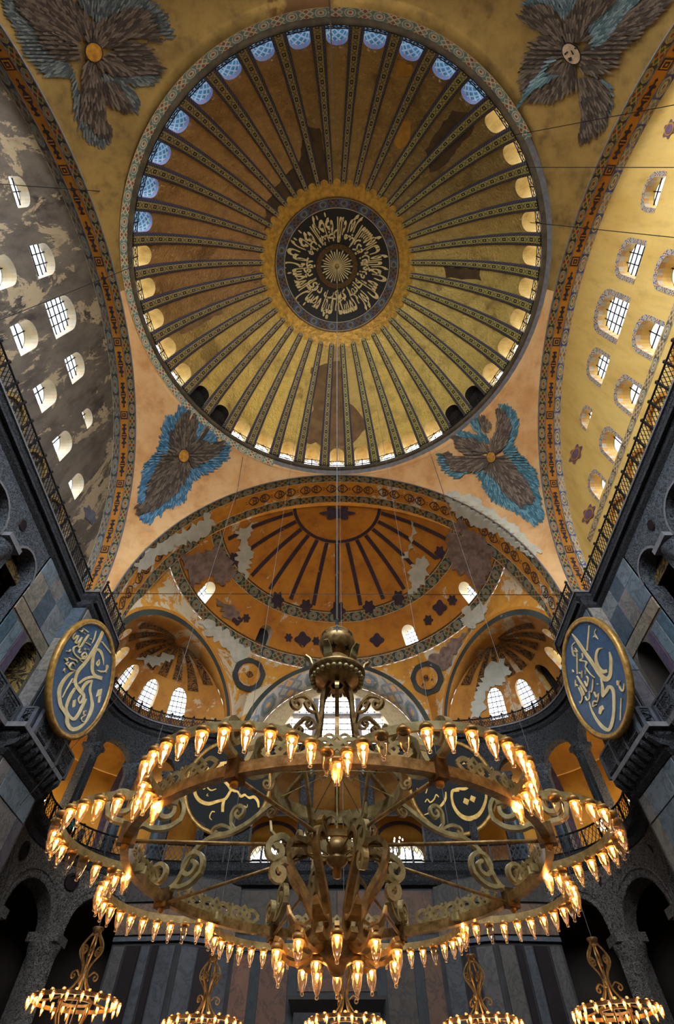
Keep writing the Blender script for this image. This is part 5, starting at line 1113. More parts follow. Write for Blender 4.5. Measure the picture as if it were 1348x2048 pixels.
for i, ((px, py), lb) in enumerate(spots):
    p = on_axis(px, py, 2, 3.9); o = sc_
    if i: o = copy_tree(sc_); o['label'] = lb
    o.location = tuple(p)
    top = (p[0], p[1], 41.0) if i != 3 else (p[0], p[1], 41.0)
    c = MB().tube([(p[0], p[1], 5.05), top], .008, 5).build('chandelier_cable', M['cable']); tag(c, 'thin cable over the chandelier ' + ('at the grey side corner', 'at the yellow side corner', 'between grey corner and door', 'before the bronze door', 'between door and yellow corner')[i], 'cable')
# ================================================================== ROUNDELS WITH CALLIGRAPHY
def roundel(name, label, c0, R, azd, tid, field, letters, rim, strokes, polys, org, sc):
    az, ti = math.radians(azd), math.radians(tid); c0 = np.array(c0, float)
    n = np.array([math.cos(az)*math.cos(ti), math.sin(az)*math.cos(ti), math.sin(ti)]); h = np.array([-math.sin(az), math.cos(az), 0]); v = np.cross(n, h)
    rt = empty(name, tuple(c0), label, 'roundel', 'great calligraphic roundels'); of = -c0
    circ = lambda r, d: [c0+r*(math.cos(a)*h+math.sin(a)*v)+n*d for a in np.linspace(0, 2*pi, 73)[:-1]]
    A, B = circ(R-.25, .0), circ(R-.25, -.12); MB().add(A+B, [tuple(range(72)), tuple(range(143, 71, -1))]+[(i, i+72, (i+1) % 72+72, (i+1) % 72) for i in range(72)]).build('panel', field, rt, off=of, color=srgb('#2f4a63'))
    pr = [(R-.28, 0), (R-.26, .10), (R-.14, .14), (R, .10), (R, -.14), (R-.28, -.14)]; mb = MB(); vs = [q for r, d in pr for q in circ(r, d)]
    mb.add(vs, [(j*72+i, j*72+(i+1) % 72, ((j+1) % 6)*72+(i+1) % 72, ((j+1) % 6)*72+i) for j in range(6) for i in range(72)]); mb.build('gilt_rim', rim, rt, True, off=of)
    def onto(x, y, d=.02):
        r = ray(org[0]+x/sc, org[1]+y/sc); t = ((c0-EYE)@n)/(r@n); p = EYE+r*t; q = p-c0; L = math.hypot(q@h, q@v)
        if L > R-.3: p = c0+q*(R-.3)/L
        return p+n*d
    i = 0
    for s in strokes:
        P = catmull(np.array(s, float), 8) if len(s) > 2 else np.array([np.array(s[0], float)+(np.array(s[1], float)-np.array(s[0], float))*t for t in (0, .5, 1)])
        D = np.gradient(P[:, :2], axis=0); D /= np.maximum(np.linalg.norm(D, axis=1, keepdims=True), 1e-6); N = np.stack([-D[:, 1], D[:, 0]], 1); i += 1
        vs = []
        for q, nn in zip(P, N):
            w_ = max(q[2], 3)*.5
            for sgn in (-1, 1):
                x, y = q[:2]+nn*w_*sgn; vs += [onto(x, y, .035+.0015*i), onto(x, y, -.005)]
        m = len(P)
        mb = MB().add(vs, [(4*k, 4*k+2, 4*k+6, 4*k+4) for k in range(m-1)]+[(4*k, 4*k+4, 4*k+5, 4*k+1) for k in range(m-1)]+[(4*k+2, 4*k+3, 4*k+7, 4*k+6) for k in range(m-1)]+[(0, 1, 3, 2), (4*m-4, 4*m-2, 4*m-1, 4*m-3)]); mb.build('letter_stroke', letters, rt, off=of)
    for pl in polys:
        k = len(pl); MB().add([onto(x, y, .036) for x, y in pl]+[onto(x, y, -.005) for x, y in pl], [tuple(range(k))]+[(a, (a+1) % k, (a+1) % k+k, a+k) for a in range(k)]).build('letter_dot', letters, rt, off=of)
    return rt
LS = [[(910,255,45),(840,420,50),(740,590,50),(620,760,50),(520,880,45),(475,1000,40),(480,1100,55),(540,1190,60),(600,1260,50),(590,1340,40),(540,1385,25),(520,1330,20),(560,1260,15)],
 [(915,790,8),(905,680,30),(870,580,45),(810,545,40),(760,620,45),(740,760,50),(740,880,50),(780,950,45),(890,995,50)], [(890,1000,50),(760,975,40),(640,1000,40),(540,1070,25),(530,1085,10)],
 [(850,700,6),(810,760,20),(822,800,22),(850,760,15),(850,705,6)], [(810,870,10),(880,890,30),(950,880,20),(985,810,18),(965,800,14),(955,910,12)],
 [(470,880,6),(380,930,35),(290,1030,45),(225,1160,55),(215,1300,60),(240,1430,60),(300,1520,60),(340,1600,60),(340,1700,60),(400,1790,65),(500,1790,55),(620,1700,30),(700,1560,45),(735,1420,50),(715,1280,40),(700,1180,35),(730,1040,20)],
 [(470,1150,30),(400,1260,40),(340,1400,40),(330,1500,35),(380,1600,45),(450,1640,50),(520,1560,40),(580,1440,40),(640,1320,30)], [(740,1030,20),(660,1060,45),(600,1130,40),(580,1190,30)],
 [(885,420,22),(1030,600,24)], [(800,250,6),(770,370,12),(735,445,5)], [(590,210,14),(675,270,14)], [(640,435,14),(710,475,14)], [(530,705,10),(590,745,12)],
 [(640,1510,8),(605,1520,12),(600,1570,12),(630,1575,10),(570,1620,12),(570,1670,14),(610,1680,10)], [(265,1300,4),(330,1170,10),(395,1060,14),(430,1000,8),(435,1060,10),(390,1060,8)],
 [(680,310,20),(620,400,22),(560,490,22),(510,500,18),(540,420,16),(575,350,14)], [(575,350,14),(520,430,20),(470,440,18),(500,370,14),(520,320,10)], [(500,320,12),(440,380,18),(430,330,16),(470,280,14)],
 [(650,640,14),(600,690,20),(570,640,16),(620,590,18),(650,640,14)], [(620,640,12),(560,690,22),(500,660,20),(440,590,20),(450,510,14),(520,480,10)], [(540,520,16),(520,590,16),(560,580,12)],
 [(500,750,10),(470,710,20),(400,690,18),(370,670,14)], [(460,800,6),(420,750,18),(370,820,22),(400,860,20),(470,870,8)], [(360,740,14),(320,770,18),(350,800,16)], [(300,680,14),(330,720,18),(340,680,12)],
 [(325,565,8),(370,575,10),(390,540,8)], [(525,240,8),(560,265,12),(585,235,10)], [(300,840,8),(285,880,10),(300,910,8)], [(615,520,14),(615,550,14)], [(655,545,6),(675,540,10),(680,555,6)], [(700,370,8),(720,385,10)], [(600,280,8),(615,300,10)]]
LP = [[(830,1180),(895,1160),(880,1255),(800,1290)], [(835,1280),(880,1265),(855,1380),(825,1380)], [(430,1350),(480,1330),(465,1440),(420,1460)]]
RS = [[(210,335,10),(300,460,40),(420,640,48),(540,810,50),(640,960,60),(740,1050,80),(810,1000,60),(825,860,48),(825,740,45),(800,620,12)], [(690,560,10),(620,590,40),(590,720,40),(620,850,45),(690,930,60),(760,920,50)],
 [(665,1040,15),(690,1150,35),(700,1300,50),(700,1340,10)], [(700,1320,40),(760,1230,60),(800,1170,50),(860,1230,45),(875,1400,45),(870,1600,45),(840,1760,55),(790,1850,50),(700,1810,50),(600,1690,35),(520,1540,20),(480,1400,10)],
 [(485,205,20),(450,600,24)], [(990,1350,14),(975,1700,16)], [(590,260,14),(570,330,10),(620,420,6)], [(545,385,12),(580,370,28),(600,400,10)], [(260,470,16),(215,530,14),(230,660,18),(270,690,10)], [(240,600,14),(290,620,20),(260,560,12)], [(290,640,14),(295,970,12)],
 [(370,640,10),(380,720,14),(340,750,24),(420,770,16),(440,800,28),(430,870,14),(500,970,10),(570,1030,10)], [(290,1000,18),(350,1100,22),(420,1210,22),(440,1250,16)], [(440,1000,14),(470,1060,18),(450,1160,20),(410,1080,14)], [(550,1050,14),(530,1240,20),(500,1240,10)],
 [(490,1240,14),(490,1350,18),(450,1380,16),(420,1320,12)], [(340,1150,16),(400,1290,22),(370,1300,14)], [(320,1180,16),(380,1330,18),(350,1430,12),(330,1400,10)], [(270,1060,12),(270,1170,10)], [(560,1250,16),(600,1330,16),(640,1280,18),(620,1400,14),(560,1400,22),(550,1480,16),(600,1450,12)],
 [(930,1070,14),(940,1140,20),(970,1080,16),(960,1150,14),(990,1220,18),(1030,1230,20),(1040,1120,14)], [(325,940,14),(340,965,14)], [(370,920,10),(370,1030,10)], [(430,900,8),(430,970,8)], [(220,900,10),(235,940,16)], [(610,1120,10),(630,1135,12)], [(280,1130,10),(300,1160,10)]]
RP = [[(640,1490),(690,1460),(715,1520),(690,1550),(670,1610),(630,1590),(635,1540)]]
BL = [[(1060,910,20),(1050,830,35),(1000,770,40),(940,780,35),(900,760,20),(870,740,30),(820,760,35),(780,700,25),(740,690,35),(690,680,30),(640,760,35),(600,800,35),(500,830,40),(380,860,50),(270,820,50),(210,740,45),(200,660,40),(215,600,20)], [(600,790,35),(580,870,40),(575,970,36)],
 [(690,680,30),(640,600,40),(560,520,40),(480,420,40),(560,330,40),(640,300,30)], [(490,660,10),(420,680,18),(370,640,18),(350,600,14),(330,660,16),(290,640,14),(330,590,12)], [(375,725,8),(362,750,8),(385,755,6)], [(910,870,8),(900,910,10),(870,890,10),(850,905,10),(820,870,8)], [(470,970,14),(430,970,14),(400,1040,14),(430,1080,12)], [(800,400,30),(900,420,40),(980,500,30),(1060,520,12)], [(300,420,14),(360,380,20),(420,440,16),(330,480,14)]]
BLP = [[(540,300),(600,290),(590,350),(530,350)], [(320,400),(380,360),(420,420),(350,440)]]
BR = [[(1090,680,25),(1090,800,35),(1040,940,45),(960,1030,60),(850,1060,65),(740,1010,50),(660,900,38),(630,780,30),(640,690,40),(690,680,40),(730,690,20)], [(550,700,15),(545,790,30),(500,870,35),(430,930,25)], [(370,970,34),(260,1010,8)], [(455,770,12),(420,740,16),(390,800,18),(340,840,18),(300,800,14),(270,840,12)],
 [(640,690,30),(700,660,30),(800,660,40),(860,640,22),(930,630,30)], [(1090,690,25),(1060,560,30),(980,480,12)], [(160,650,10),(180,690,14),(230,650,12)], [(300,660,10),(280,720,14)], [(700,480,40),(820,430,50),(940,460,30)], [(860,420,30),(960,440,20)]]
BRP = [[(800,780),(865,810),(845,880),(780,845)], [(890,745),(955,775),(930,845),(870,810)], [(805,265),(870,240),(860,290),(815,290)], [(880,250),(930,238),(930,295)], [(765,330),(795,300),(815,325)], [(870,325),(895,305),(905,320),(885,340)]]
roundel('calligraphy_roundel', 'blue roundel with pale gold calligraphy on the pier, grey wall side', (-13.8, 15.28, 18.35), 3.11, -3.3, -2.2, M['disc'], M['gilt_pale'], M['frame_gold'], LS, LP, (90, 1230), 7.88)
roundel('calligraphy_roundel', 'blue roundel with one long diagonal gold stroke on the pier, yellow wall side', (13.8, 14.88, 18.13), 3.12, 182.7, -2.5, M['disc'], M['gilt_pale'], M['frame_gold'], RS, RP, (1118, 1225), 7.88)
DKD = M['blackgreen'] = simple('roundel_black', '#080f11', .8)
roundel('calligraphy_roundel', 'black roundel with gold letters on the west wall, grey wall side of the chandelier', (-7.85, 28.9, 19.29), 3.14, -86.7, -11, DKD, M['gilt'], M['frame_gold'], BL, BLP, (360, 1480), 6.74)
roundel('calligraphy_roundel', 'black roundel with gold letters and two diamond dots on the west wall, yellow wall side', (8.27, 28.9, 19.24), 3.15, -93.3, -12, DKD, M['gilt'], M['frame_gold'], BR, BRP, (810, 1480), 6.74)

# ================================================================== CALLIGRAPHY OF THE DOME MEDALLION
FORMS = {}
for ch, base, n in (('ا', 0xFE8D, 2), ('ب', 0xFE8F, 4), ('ة', 0xFE93, 2), ('ت', 0xFE95, 4), ('ث', 0xFE99, 4), ('ج', 0xFE9D, 4), ('ح', 0xFEA1, 4), ('خ', 0xFEA5, 4), ('د', 0xFEA9, 2), ('ذ', 0xFEAB, 2), ('ر', 0xFEAD, 2), ('ز', 0xFEAF, 2), ('س', 0xFEB1, 4), ('ش', 0xFEB5, 4), ('ص', 0xFEB9, 4), ('ض', 0xFEBD, 4), ('ط', 0xFEC1, 4), ('ع', 0xFEC9, 4), ('غ', 0xFECD, 4), ('ف', 0xFED1, 4), ('ق', 0xFED5, 4), ('ك', 0xFED9, 4), ('ل', 0xFEDD, 4), ('م', 0xFEE1, 4), ('ن', 0xFEE5, 4), ('ه', 0xFEE9, 4), ('و', 0xFEED, 2), ('ى', 0xFEEF, 2), ('ي', 0xFEF1, 4)): FORMS[ch] = (base, n)
def shape(text):
    out = []
    for i, ch in enumerate(text):
        if ch not in FORMS: out.append(ch); continue
        base, n = FORMS[ch]; p = text[i-1] if i else ' '; q = text[i+1] if i+1 < len(text) else ' '
        jp = p in FORMS and FORMS[p][1] == 4; jn = n == 4 and q in FORMS
        out.append(chr(base+(3 if jp and jn else 1 if jp else 2 if jn else 0)))
    return ''.join(out[::-1])
def ring_text(text, r_base, height, name, off=.12, arc=2*pi, start=0., bold=.012):
    cu = bpy.data.curves.new('lettering', 'FONT'); cu.body = shape(text); cu.size = 1; cu.resolution_u = 2; cu.offset = bold
    to = bpy.data.objects.new('lettering', cu); C.objects.link(to); bpy.context.view_layer.update()
    me = bpy.data.meshes.new_from_object(to.evaluated_get(bpy.context.evaluated_depsgraph_get())); bpy.data.objects.remove(to)
    bm = bmesh.new(); bm.from_mesh(me)
    for _ in range(2): 
        es = [e for e in bm.edges if e.calc_length() > .22]
        if es: bmesh.ops.subdivide_edges(bm, edges=es, cuts=1)
    xs = [v.co.x for v in bm.verts]; x0, x1 = min(xs), max(xs); ys = [v.co.y for v in bm.verts]; y0, y1 = min(ys), max(ys)
    for v in bm.verts:
        a = start - (v.co.x-x0)/(x1-x0)*arc; r = min(4.96, r_base-(v.co.y-y0)/(y1-y0)*height)
        v.co = Vector(tuple(dome_in(a, (math.acos(min(1, r/DR))-T0)*DR, off)+MOF))
    bm.to_mesh(me); bm.free(); me.materials.clear(); me.materials.append(M['gilt_pale']); o = bpy.data.objects.new(name, me); C.objects.link(o); o.parent = med; return o
ring_text('الله نور السموات والارض مثل نوره كمشكاة فيها مصباح المصباح في زجاجة الزجاجة', 5.45, 3.2, 'calligraphy', .12, 2*pi*.985, pi/2+pi*.97, .03)
ring_text('كانها كوكب دري يوقد من شجرة مباركة زيتونة', 3.5, 1.45, 'inner_calligraphy', .13, 2*pi*.985, .4, .028)

# ================================================================== GALLERY LIGHTS, WIRES, VISITOR
def crystal_lamp(p, label, s=1.):
    rt = empty('crystal_chandelier', tuple(p), label, 'chandelier', 'crystal chandeliers in the galleries'); rr = random.Random(int(abs(p[0])*100))
    MB().tube([(0, 0, 0), (0, 0, 1.0*s)], .02, 6).build('stem', M['iron'], rt); MB().lathe([(.0, .9*s), (.1*s, .8*s), (.05*s, .6*s), (.16*s, .4*s), (.05*s, .25*s)], 10).build('glass_stem', M['crystal'], rt, True)
    for r, z in ((.75*s, .15*s), (.5*s, .0)): MB().tube([pol(r, a, z) for a in np.linspace(0, 2*pi, 25)[:-1]], .02, 5, closed=True).build('crystal_ring', M['crystal'], rt)
    b = None
    for k in range(24):
        a = 2*pi*k/24; q = pol(.75*s, a, .1*s)
        if b is None: b = MB().lathe([(0, .06), (.025, 0), (.03, -.12), (0, -.2)], 5).build('crystal_drop', M['crystal'], rt); b.location = q
        else: inst(b, 'crystal_drop', loc=q, parent=rt)
    f = None
    for k in range(8):
        a = 2*pi*k/8; q = pol(.72*s, a, .26*s)
        if f is None: f = MB().lathe([(0, -.06), (.03, 0), (0, .09)], 6).build('bulb', M['bulb'], rt); f.location = q
        else: inst(f, 'bulb', loc=q, parent=rt)
    ld = bpy.data.lights.new('gallery_light', 'POINT'); ld.energy = 28*s; ld.color = (1, .78, .5); ld.shadow_soft_size = .5; lo_ = bpy.data.objects.new('gallery_light', ld); C.objects.link(lo_); lo_.parent = rt; lo_.location = (0, 0, .3)
    return rt
M['bulb'] = m_emit('white_bulb', '#ffe6c0', 9.)
for sx in (-1, 1):
    sd = 'grey wall' if sx < 0 else 'yellow wall'
    for s, o_, z, n in ((6.4, 2.4, 16.3, 'nearest the pier'), (9.0, 2.6, 16.3, 'farther from the pier')):
        p = ex(s, o_, sx); crystal_lamp((*p, z), 'crystal chandelier inside the curved gallery, %s side, %s' % (sd, n), 1.15 if s < 7 else .7)
def candelabrum(p, label):
    rt = empty('candelabrum', tuple(p), label, 'lamp', 'bulb candelabra in the west gallery'); MB().lathe([(.14, 0), (.03, .1), (.03, .8), (.10, .95), (.12, 1.15), (.05, 1.3), (.02, 1.5)], 8).build('stand', M['iron'], rt, True); b = None
    for k in range(5):
        a = 2*pi*k/5; MB().tube([(0, 0, 1.2), pol(.22, a, 1.25), pol(.34, a, 1.5)], .015, 5).build('branch', M['iron'], rt)
        if b is None: b = MB().lathe([(0, -.08), (.05, 0), (0, .1)], 6).build('bulb', M['bulb'], rt); b.location = pol(.34, a, 1.56)
        else: inst(b, 'bulb', loc=pol(.34, a, 1.56), parent=rt)
for px, n in ((555, 'in the first bay beside the grey side roundel'), (655, 'just left of the chandelier stem'), (702, 'just right of the chandelier stem'), (800, 'in the last bay beside the yellow side roundel')):
    p = on_axis(px, 1722, 1, 33.5); candelabrum((p[0], 33.5, p[2]-.2), 'dark stand with five white bulbs ' + n)
def wire(a, b, label, r=.02, sag=0., mat='iron'):
    a, b = np.array(a, float), np.array(b, float); o = MB().tube([a+(b-a)*t-np.array([0, 0, sag*4*t*(1-t)]) for t in np.linspace(0, 1, 13)], r, 5).build('wire', M[mat]); tag(o, label, 'wire')
pa, pb = on_axis(206, 1187, 1, 14.3), on_axis(1140, 1190, 1, 14.3)
wire(pa, pb, 'dark wire stretched straight across the nave between the two piers', .022)
wire((-.11, -9.4, 4), (-.11, -9.4, 51.5), 'thin pale cable dropping from the near side of the dome', .012, 0, 'lip')
def dz(px, py): return on_axis(px, py, 2, 41.0)
for (a, b, lb) in (((1030, 270), (1348, 210), 'wire from the near right of the dome rim toward the yellow wall'), ((1052, 335), (1348, 335), 'horizontal wire from the dome rim across the yellow wall'), ((1060, 445), (1348, 475), 'wire from the right of the dome rim over the yellow wall windows'),
                   ((235, 385), (0, 368), 'wire from the left of the dome rim over the grey wall'), ((262, 535), (0, 640), 'slanting wire from the dome rim down the grey wall')):
    q0 = dz(*a); q1 = on_axis(*b, 0, 17.2 if b[0] > 600 else -17.2); wire(q0, q1, lb, .022)
for (a, b, lb) in (((345, 770), (275, 858), 'wire hugging the far left pendentive above the winged mosaic'), ((1040, 830), (1180, 1170), 'long wire from the far right pendentive down to the pier cornice'), ((487, 905), (470, 1010), 'thin wire from the dome rim past the far left arch'), ((860, 905), (905, 1040), 'thin wire from the dome rim past the far right arch')):
    wire(dz(*a), on_axis(*b, 1, 14.0), lb, .02)
for sx, px, py in ((-1, 235, 1395), (1, 1265, 1330)):
    wire(on_axis(px-sx*0, py, 1, 13.0), on_axis(40 if sx < 0 else 1348, 1610 if sx < 0 else 1450, 1, 6.0), 'guy wire running from beside the blue roundel, %s side' % ('grey wall' if sx < 0 else 'yellow wall'), .012)
def person(p, label, col, face):
    rt = empty('person', tuple(p), label, 'person'); bm = bmesh.new()
    J = [((0, 0, .95), .15), ((0, 0, 1.2), .16), ((0, 0, 1.42), .15), ((0, .01, 1.52), .06), ((.1, 0, .88), .10), ((.11, .02, .48), .07), ((.11, -.02, .06), .05), ((.12, .14, .03), .045), ((-.1, 0, .88), .10), ((-.11, .0, .48), .07), ((-.11, -.04, .06), .05), ((-.12, .12, .03), .045),
         ((.2, 0, 1.40), .07), ((.26, .05, 1.12), .05), ((.2, .26, 1.06), .04), ((-.2, 0, 1.40), .07), ((-.27, .04, 1.12), .05), ((-.2, .26, 1.06), .04), ((0, .02, 1.62), .095), ((0, .02, 1.74), .085)]
    Ed = [(0, 1), (1, 2), (2, 3), (0, 4), (4, 5), (5, 6), (6, 7), (0, 8), (8, 9), (9, 10), (10, 11), (2, 12), (12, 13), (13, 14), (2, 15), (15, 16), (16, 17), (3, 18), (18, 19)]
    me = bpy.data.meshes.new('body'); me.from_pydata([j[0] for j in J], Ed, []); o = bpy.data.objects.new('body', me); C.objects.link(o); o.parent = rt
    o.modifiers.new('skin', 'SKIN'); 
    for i, j in enumerate(J): me.skin_vertices[0].data[i].radius = (j[1], j[1]); me.skin_vertices[0].data[i].use_root = i == 0
    s = o.modifiers.new('sub', 'SUBSURF'); s.levels = 1; s.render_levels = 2; me.materials.append(M['skin'])
    MB().lathe([(.17, .9), (.20, 1.0), (.19, 1.2), (.21, 1.36), (.16, 1.46), (.07, 1.5)], 14).build('shirt', col, rt, True)
    MB().lathe([(.10, 1.66), (.115, 1.74), (.09, 1.82), (0, 1.85)], 12, (0, -.015, 0)).build('hair', M['hair'], rt, True)
    for sx in (-1, 1): MB().tube([(sx*.1, 0, .95), (sx*.11, .01, .5), (sx*.11, -.02, .1)], [.115, .09, .07], 10).build('trouser_leg', M['hair'], rt, True)
    rt.rotation_euler = (0, 0, face)
pp_ = ex(8.05, .35, -1); person((*pp_, 14.3), 'visitor in a teal shirt leaning at the gallery railing, grey wall side', M['cloth'], -2.2)
pp_ = ex(9.2, 1.0, -1); person((*pp_, 14.3), 'visitor in dark clothes standing farther back at the gallery railing', M['hair'], -2.4)
# ================================================================== PAINT, MOSAIC AND PLASTER LAID ON THE BUILT SURFACES
_v = []; _f = []
for o in SURF:
    b = len(_v); m = o.matrix_basis; off_ = np.array(o.location); _v.extend([tuple(np.array(q.co)+off_+(np.array(o.parent.location) if o.parent else 0)) for q in o.data.vertices]); _f.extend([tuple(b+i for i in p.vertices) for p in o.data.polygons])
BV = BVHTree.FromPolygons(_v, _f)
_ev = Vector(EYE)
def lay(px, py, d):                 # point of the surface seen at a pixel, lifted d metres off it
    r = Vector(ray(px, py)); h = BV.ray_cast(_ev, r, 120)
    if h[0] is None: return None
    n = h[1]; n = -n if n.dot(r) > 0 else n
    return np.array(h[0]+n*d), h[3]
def paint(mb, poly, d=.03, stepx=9, uvv=(0., 0.)):
    V, T = patch(poly, (), stepx); P = [lay(x, y, d) for x, y in V]; ids = {}; vs = []
    for i, q in enumerate(P):
        if q is not None: ids[i] = len(vs); vs.append(q[0])
    fs = []
    for t in T:
        if all(i in ids for i in t):
            ds = [P[i][1] for i in t]
            if max(ds)-min(ds) < 1.2: fs.append(tuple(ids[i] for i in t))
    mb.add(vs, fs, [uvv]*len(vs)); return mb
def crop(org, sc, pts): return [(org[0]+x/sc, org[1]+y/sc) for x, y in pts]
fr = random.Random(11)
def feathers(poly, root, L, W, d, color, parent, of, name, base):
    mb = MB(); paint(mb, poly, d, 10, (.5, 0.)); mb.build(name, M['feather'], parent, off=of, color=base)
    mb = MB(); A = np.array(poly); x0, y0 = A.min(0); x1, y1 = A.max(0); k = 0
    sx_ = W*1.0; pts = []
    y = y0
    while y < y1:
        x = x0+fr.random()*sx_
        while x < x1:
            if inside((x, y), poly): pts.append((x, y))
            x += sx_*(.85+.4*fr.random())
        y += L*.42
    pts.sort(key=lambda q: -math.hypot(q[0]-root[0], q[1]-root[1]))   # outermost first, inner rows overlap them
    for i, (x, y) in enumerate(pts):
        dx, dy = x-root[0], y-root[1]; n = math.hypot(dx, dy)+1e-6; dx /= n; dy /= n; a = fr.uniform(-.18, .18); dx, dy = dx*math.cos(a)-dy*math.sin(a), dx*math.sin(a)+dy*math.cos(a)
        l = L*fr.uniform(.8, 1.2); w_ = W*.5; q = []
        for t, s in ((0, -.6), (0, .6), (.5, 1.), (.85, .7), (1., 0), (.85, -.7), (.5, -1.)):
            q.append(lay(x+dx*l*(t-.4)-dy*w_*s, y+dy*l*(t-.4)+dx*w_*s, d+.012+.05*i/len(pts)))
        if any(z is None for z in q): continue
        ds = [z[1] for z in q]
        if max(ds)-min(ds) > 1.5: continue
        us = [.1, .9, .98, .85, .5, .15, .02]; mb.add([z[0] for z in q], [(0, 1, 2, 6), (6, 2, 3, 5), (5, 3, 4)], [(k+u, i*.37 % 9) for u in us]); k = (k+1) % 40
    o = mb.build('feathers', M['feather'], parent, off=of, color=color, kind='stuff'); return o
def seraph(label, org, sc, blues, browns, face, cb, cbr, fmat, L=20, W=5.5):
    fc = crop(org, sc, [face[:2]])[0]; base = lay(fc[0], fc[1], 0)[0]; of = -base
    rt = empty('seraph_mosaic', tuple(base), label, 'mosaic', 'winged mosaics on the pendentives')
    for p in blues: feathers(crop(org, sc, p), fc, L*.8, W, .03, cb, rt, of, 'blue_wing', tuple(c*.7 for c in cb))
    for p in browns: feathers(crop(org, sc, p), fc, L, W, .10, cbr, rt, of, 'brown_wing', tuple(c*.7 for c in cbr))
    el = [(face[0]+face[2]*math.cos(a)+face[4]*math.sin(a), face[1]+face[3]*math.sin(a)) for a in np.linspace(0, 2*pi, 19)[:-1]]
    paint(MB(), crop(org, sc, [(face[0]+(x-face[0])*1.14, face[1]+(y-face[1])*1.14) for x, y in el]), .18, 4).build('face_outline', M['black'], rt, off=of)
    paint(MB(), crop(org, sc, el), .20, 4).build('face_cover' if fmat is not M['face'] else 'face', fmat, rt, off=of); return rt, of
M['face'] = simple('mosaic_face', '#a58c70', .7, 0, .25, 3.); M['facegold'] = m_metal('gilt_face_cover', '#8a5a14', '#c8902a', .45, .4, 3.)
BLUE, BROWN = srgb('#2c86b4'), srgb('#4a382a')
seraph('winged mosaic with blue feathers and gold disc, far left pendentive', (260, 800), 6.127,
  [[(560,170),(600,90),(680,65),(730,110),(740,170),(700,250),(520,420),(490,600),(430,700),(300,900),(220,1080),(190,1270),(110,1280),(105,1130),(150,900),(200,760),(330,660),(340,570),(385,560),(375,470),(410,330),(440,210),(500,180),(530,230)],
   [(820,800),(1000,730),(1100,640),(1160,560),(1200,490),(1230,560),(1180,720),(1050,830),(950,890),(850,920),(800,980),(760,980),(740,1090),(700,1120),(680,1230),(560,1290),(430,1330),(380,1420),(340,1400),(250,1510),(180,1500),(100,1430),(200,1380),(330,1300),(480,1150),(600,1050),(680,930),(740,840)],
   [(800,230),(880,230),(905,300),(890,380),(830,480),(800,480),(810,330)], [(950,320),(1040,360),(1075,470),(1040,530),(900,530),(880,490),(940,420)]],
  [[(740,130),(730,200),(720,270),(760,190),(810,190),(800,260),(830,310),(790,400),(800,500),(700,560),(600,690),(500,640),(480,440),(560,320),(640,190)], [(1155,495),(1120,600),(1050,690),(900,740),(800,820),(740,820),(700,700),(680,600),(720,520),(820,490),(880,510),(1000,545)],
   [(930,310),(945,400),(880,480),(830,490),(900,400)], [(590,660),(700,740),(740,850),(720,900),(640,1020),(560,1130),(470,1210),(370,1290),(280,1360),(80,1390),(75,1290),(180,1260),(200,1100),(260,940),(420,660),(520,640)]],
  (650, 690, 62, 76, 0), BLUE, BROWN, M['facegold'], 15, 4.2)
seraph('winged mosaic with turquoise feathers and gold disc, far right pendentive', (860, 790), 5.617,
  [[(755,100),(880,120),(960,210),(990,330),(970,460),(930,560),(980,640),(1090,740),(1180,850),(1210,1000),(1240,1200),(1280,1340),(1270,1400),(1210,1410),(1170,1470),(1100,1410),(1000,1340),(820,1240),(700,1190),(620,1070),(570,950),(560,910),(480,860),(400,880),(330,940),(230,910),(150,840),(90,720),(100,650),(170,700),(230,850),(330,870),(560,850),(700,900),(850,1130),(1010,1240),(1150,1210),(1170,1180),(1120,1020),(1000,900),(880,740),(830,600),(920,400),(880,250),(810,160)],
   [(300,420),(340,405),(550,455),(470,350),(490,270),(530,240),(560,330),(580,420),(660,490),(680,550),(640,550),(560,520),(380,480),(330,470)]],
  [[(735,160),(790,150),(850,230),(900,290),(915,400),(880,500),(820,620),(760,660),(700,640),(680,560),(740,420),(755,280)], [(250,470),(290,450),(340,490),(500,510),(660,570),(680,640),(560,670),(460,690),(380,660),(300,580),(270,510)], [(160,650),(210,630),(260,690),(440,690),(620,680),(680,740),(640,830),(560,850),(420,850),(300,870),(220,800)],
   [(545,240),(610,270),(700,330),(660,380),(600,410),(560,330)], [(700,780),(760,700),(850,670),(920,780),(1020,880),(1110,1000),(1160,1110),(1160,1200),(1010,1250),(870,1140),(780,1010),(720,930),(630,850)]],
  (695, 703, 50, 60, 0), srgb('#3f8ea8'), srgb('#6b584c'), M['facegold'], 15, 4.4)
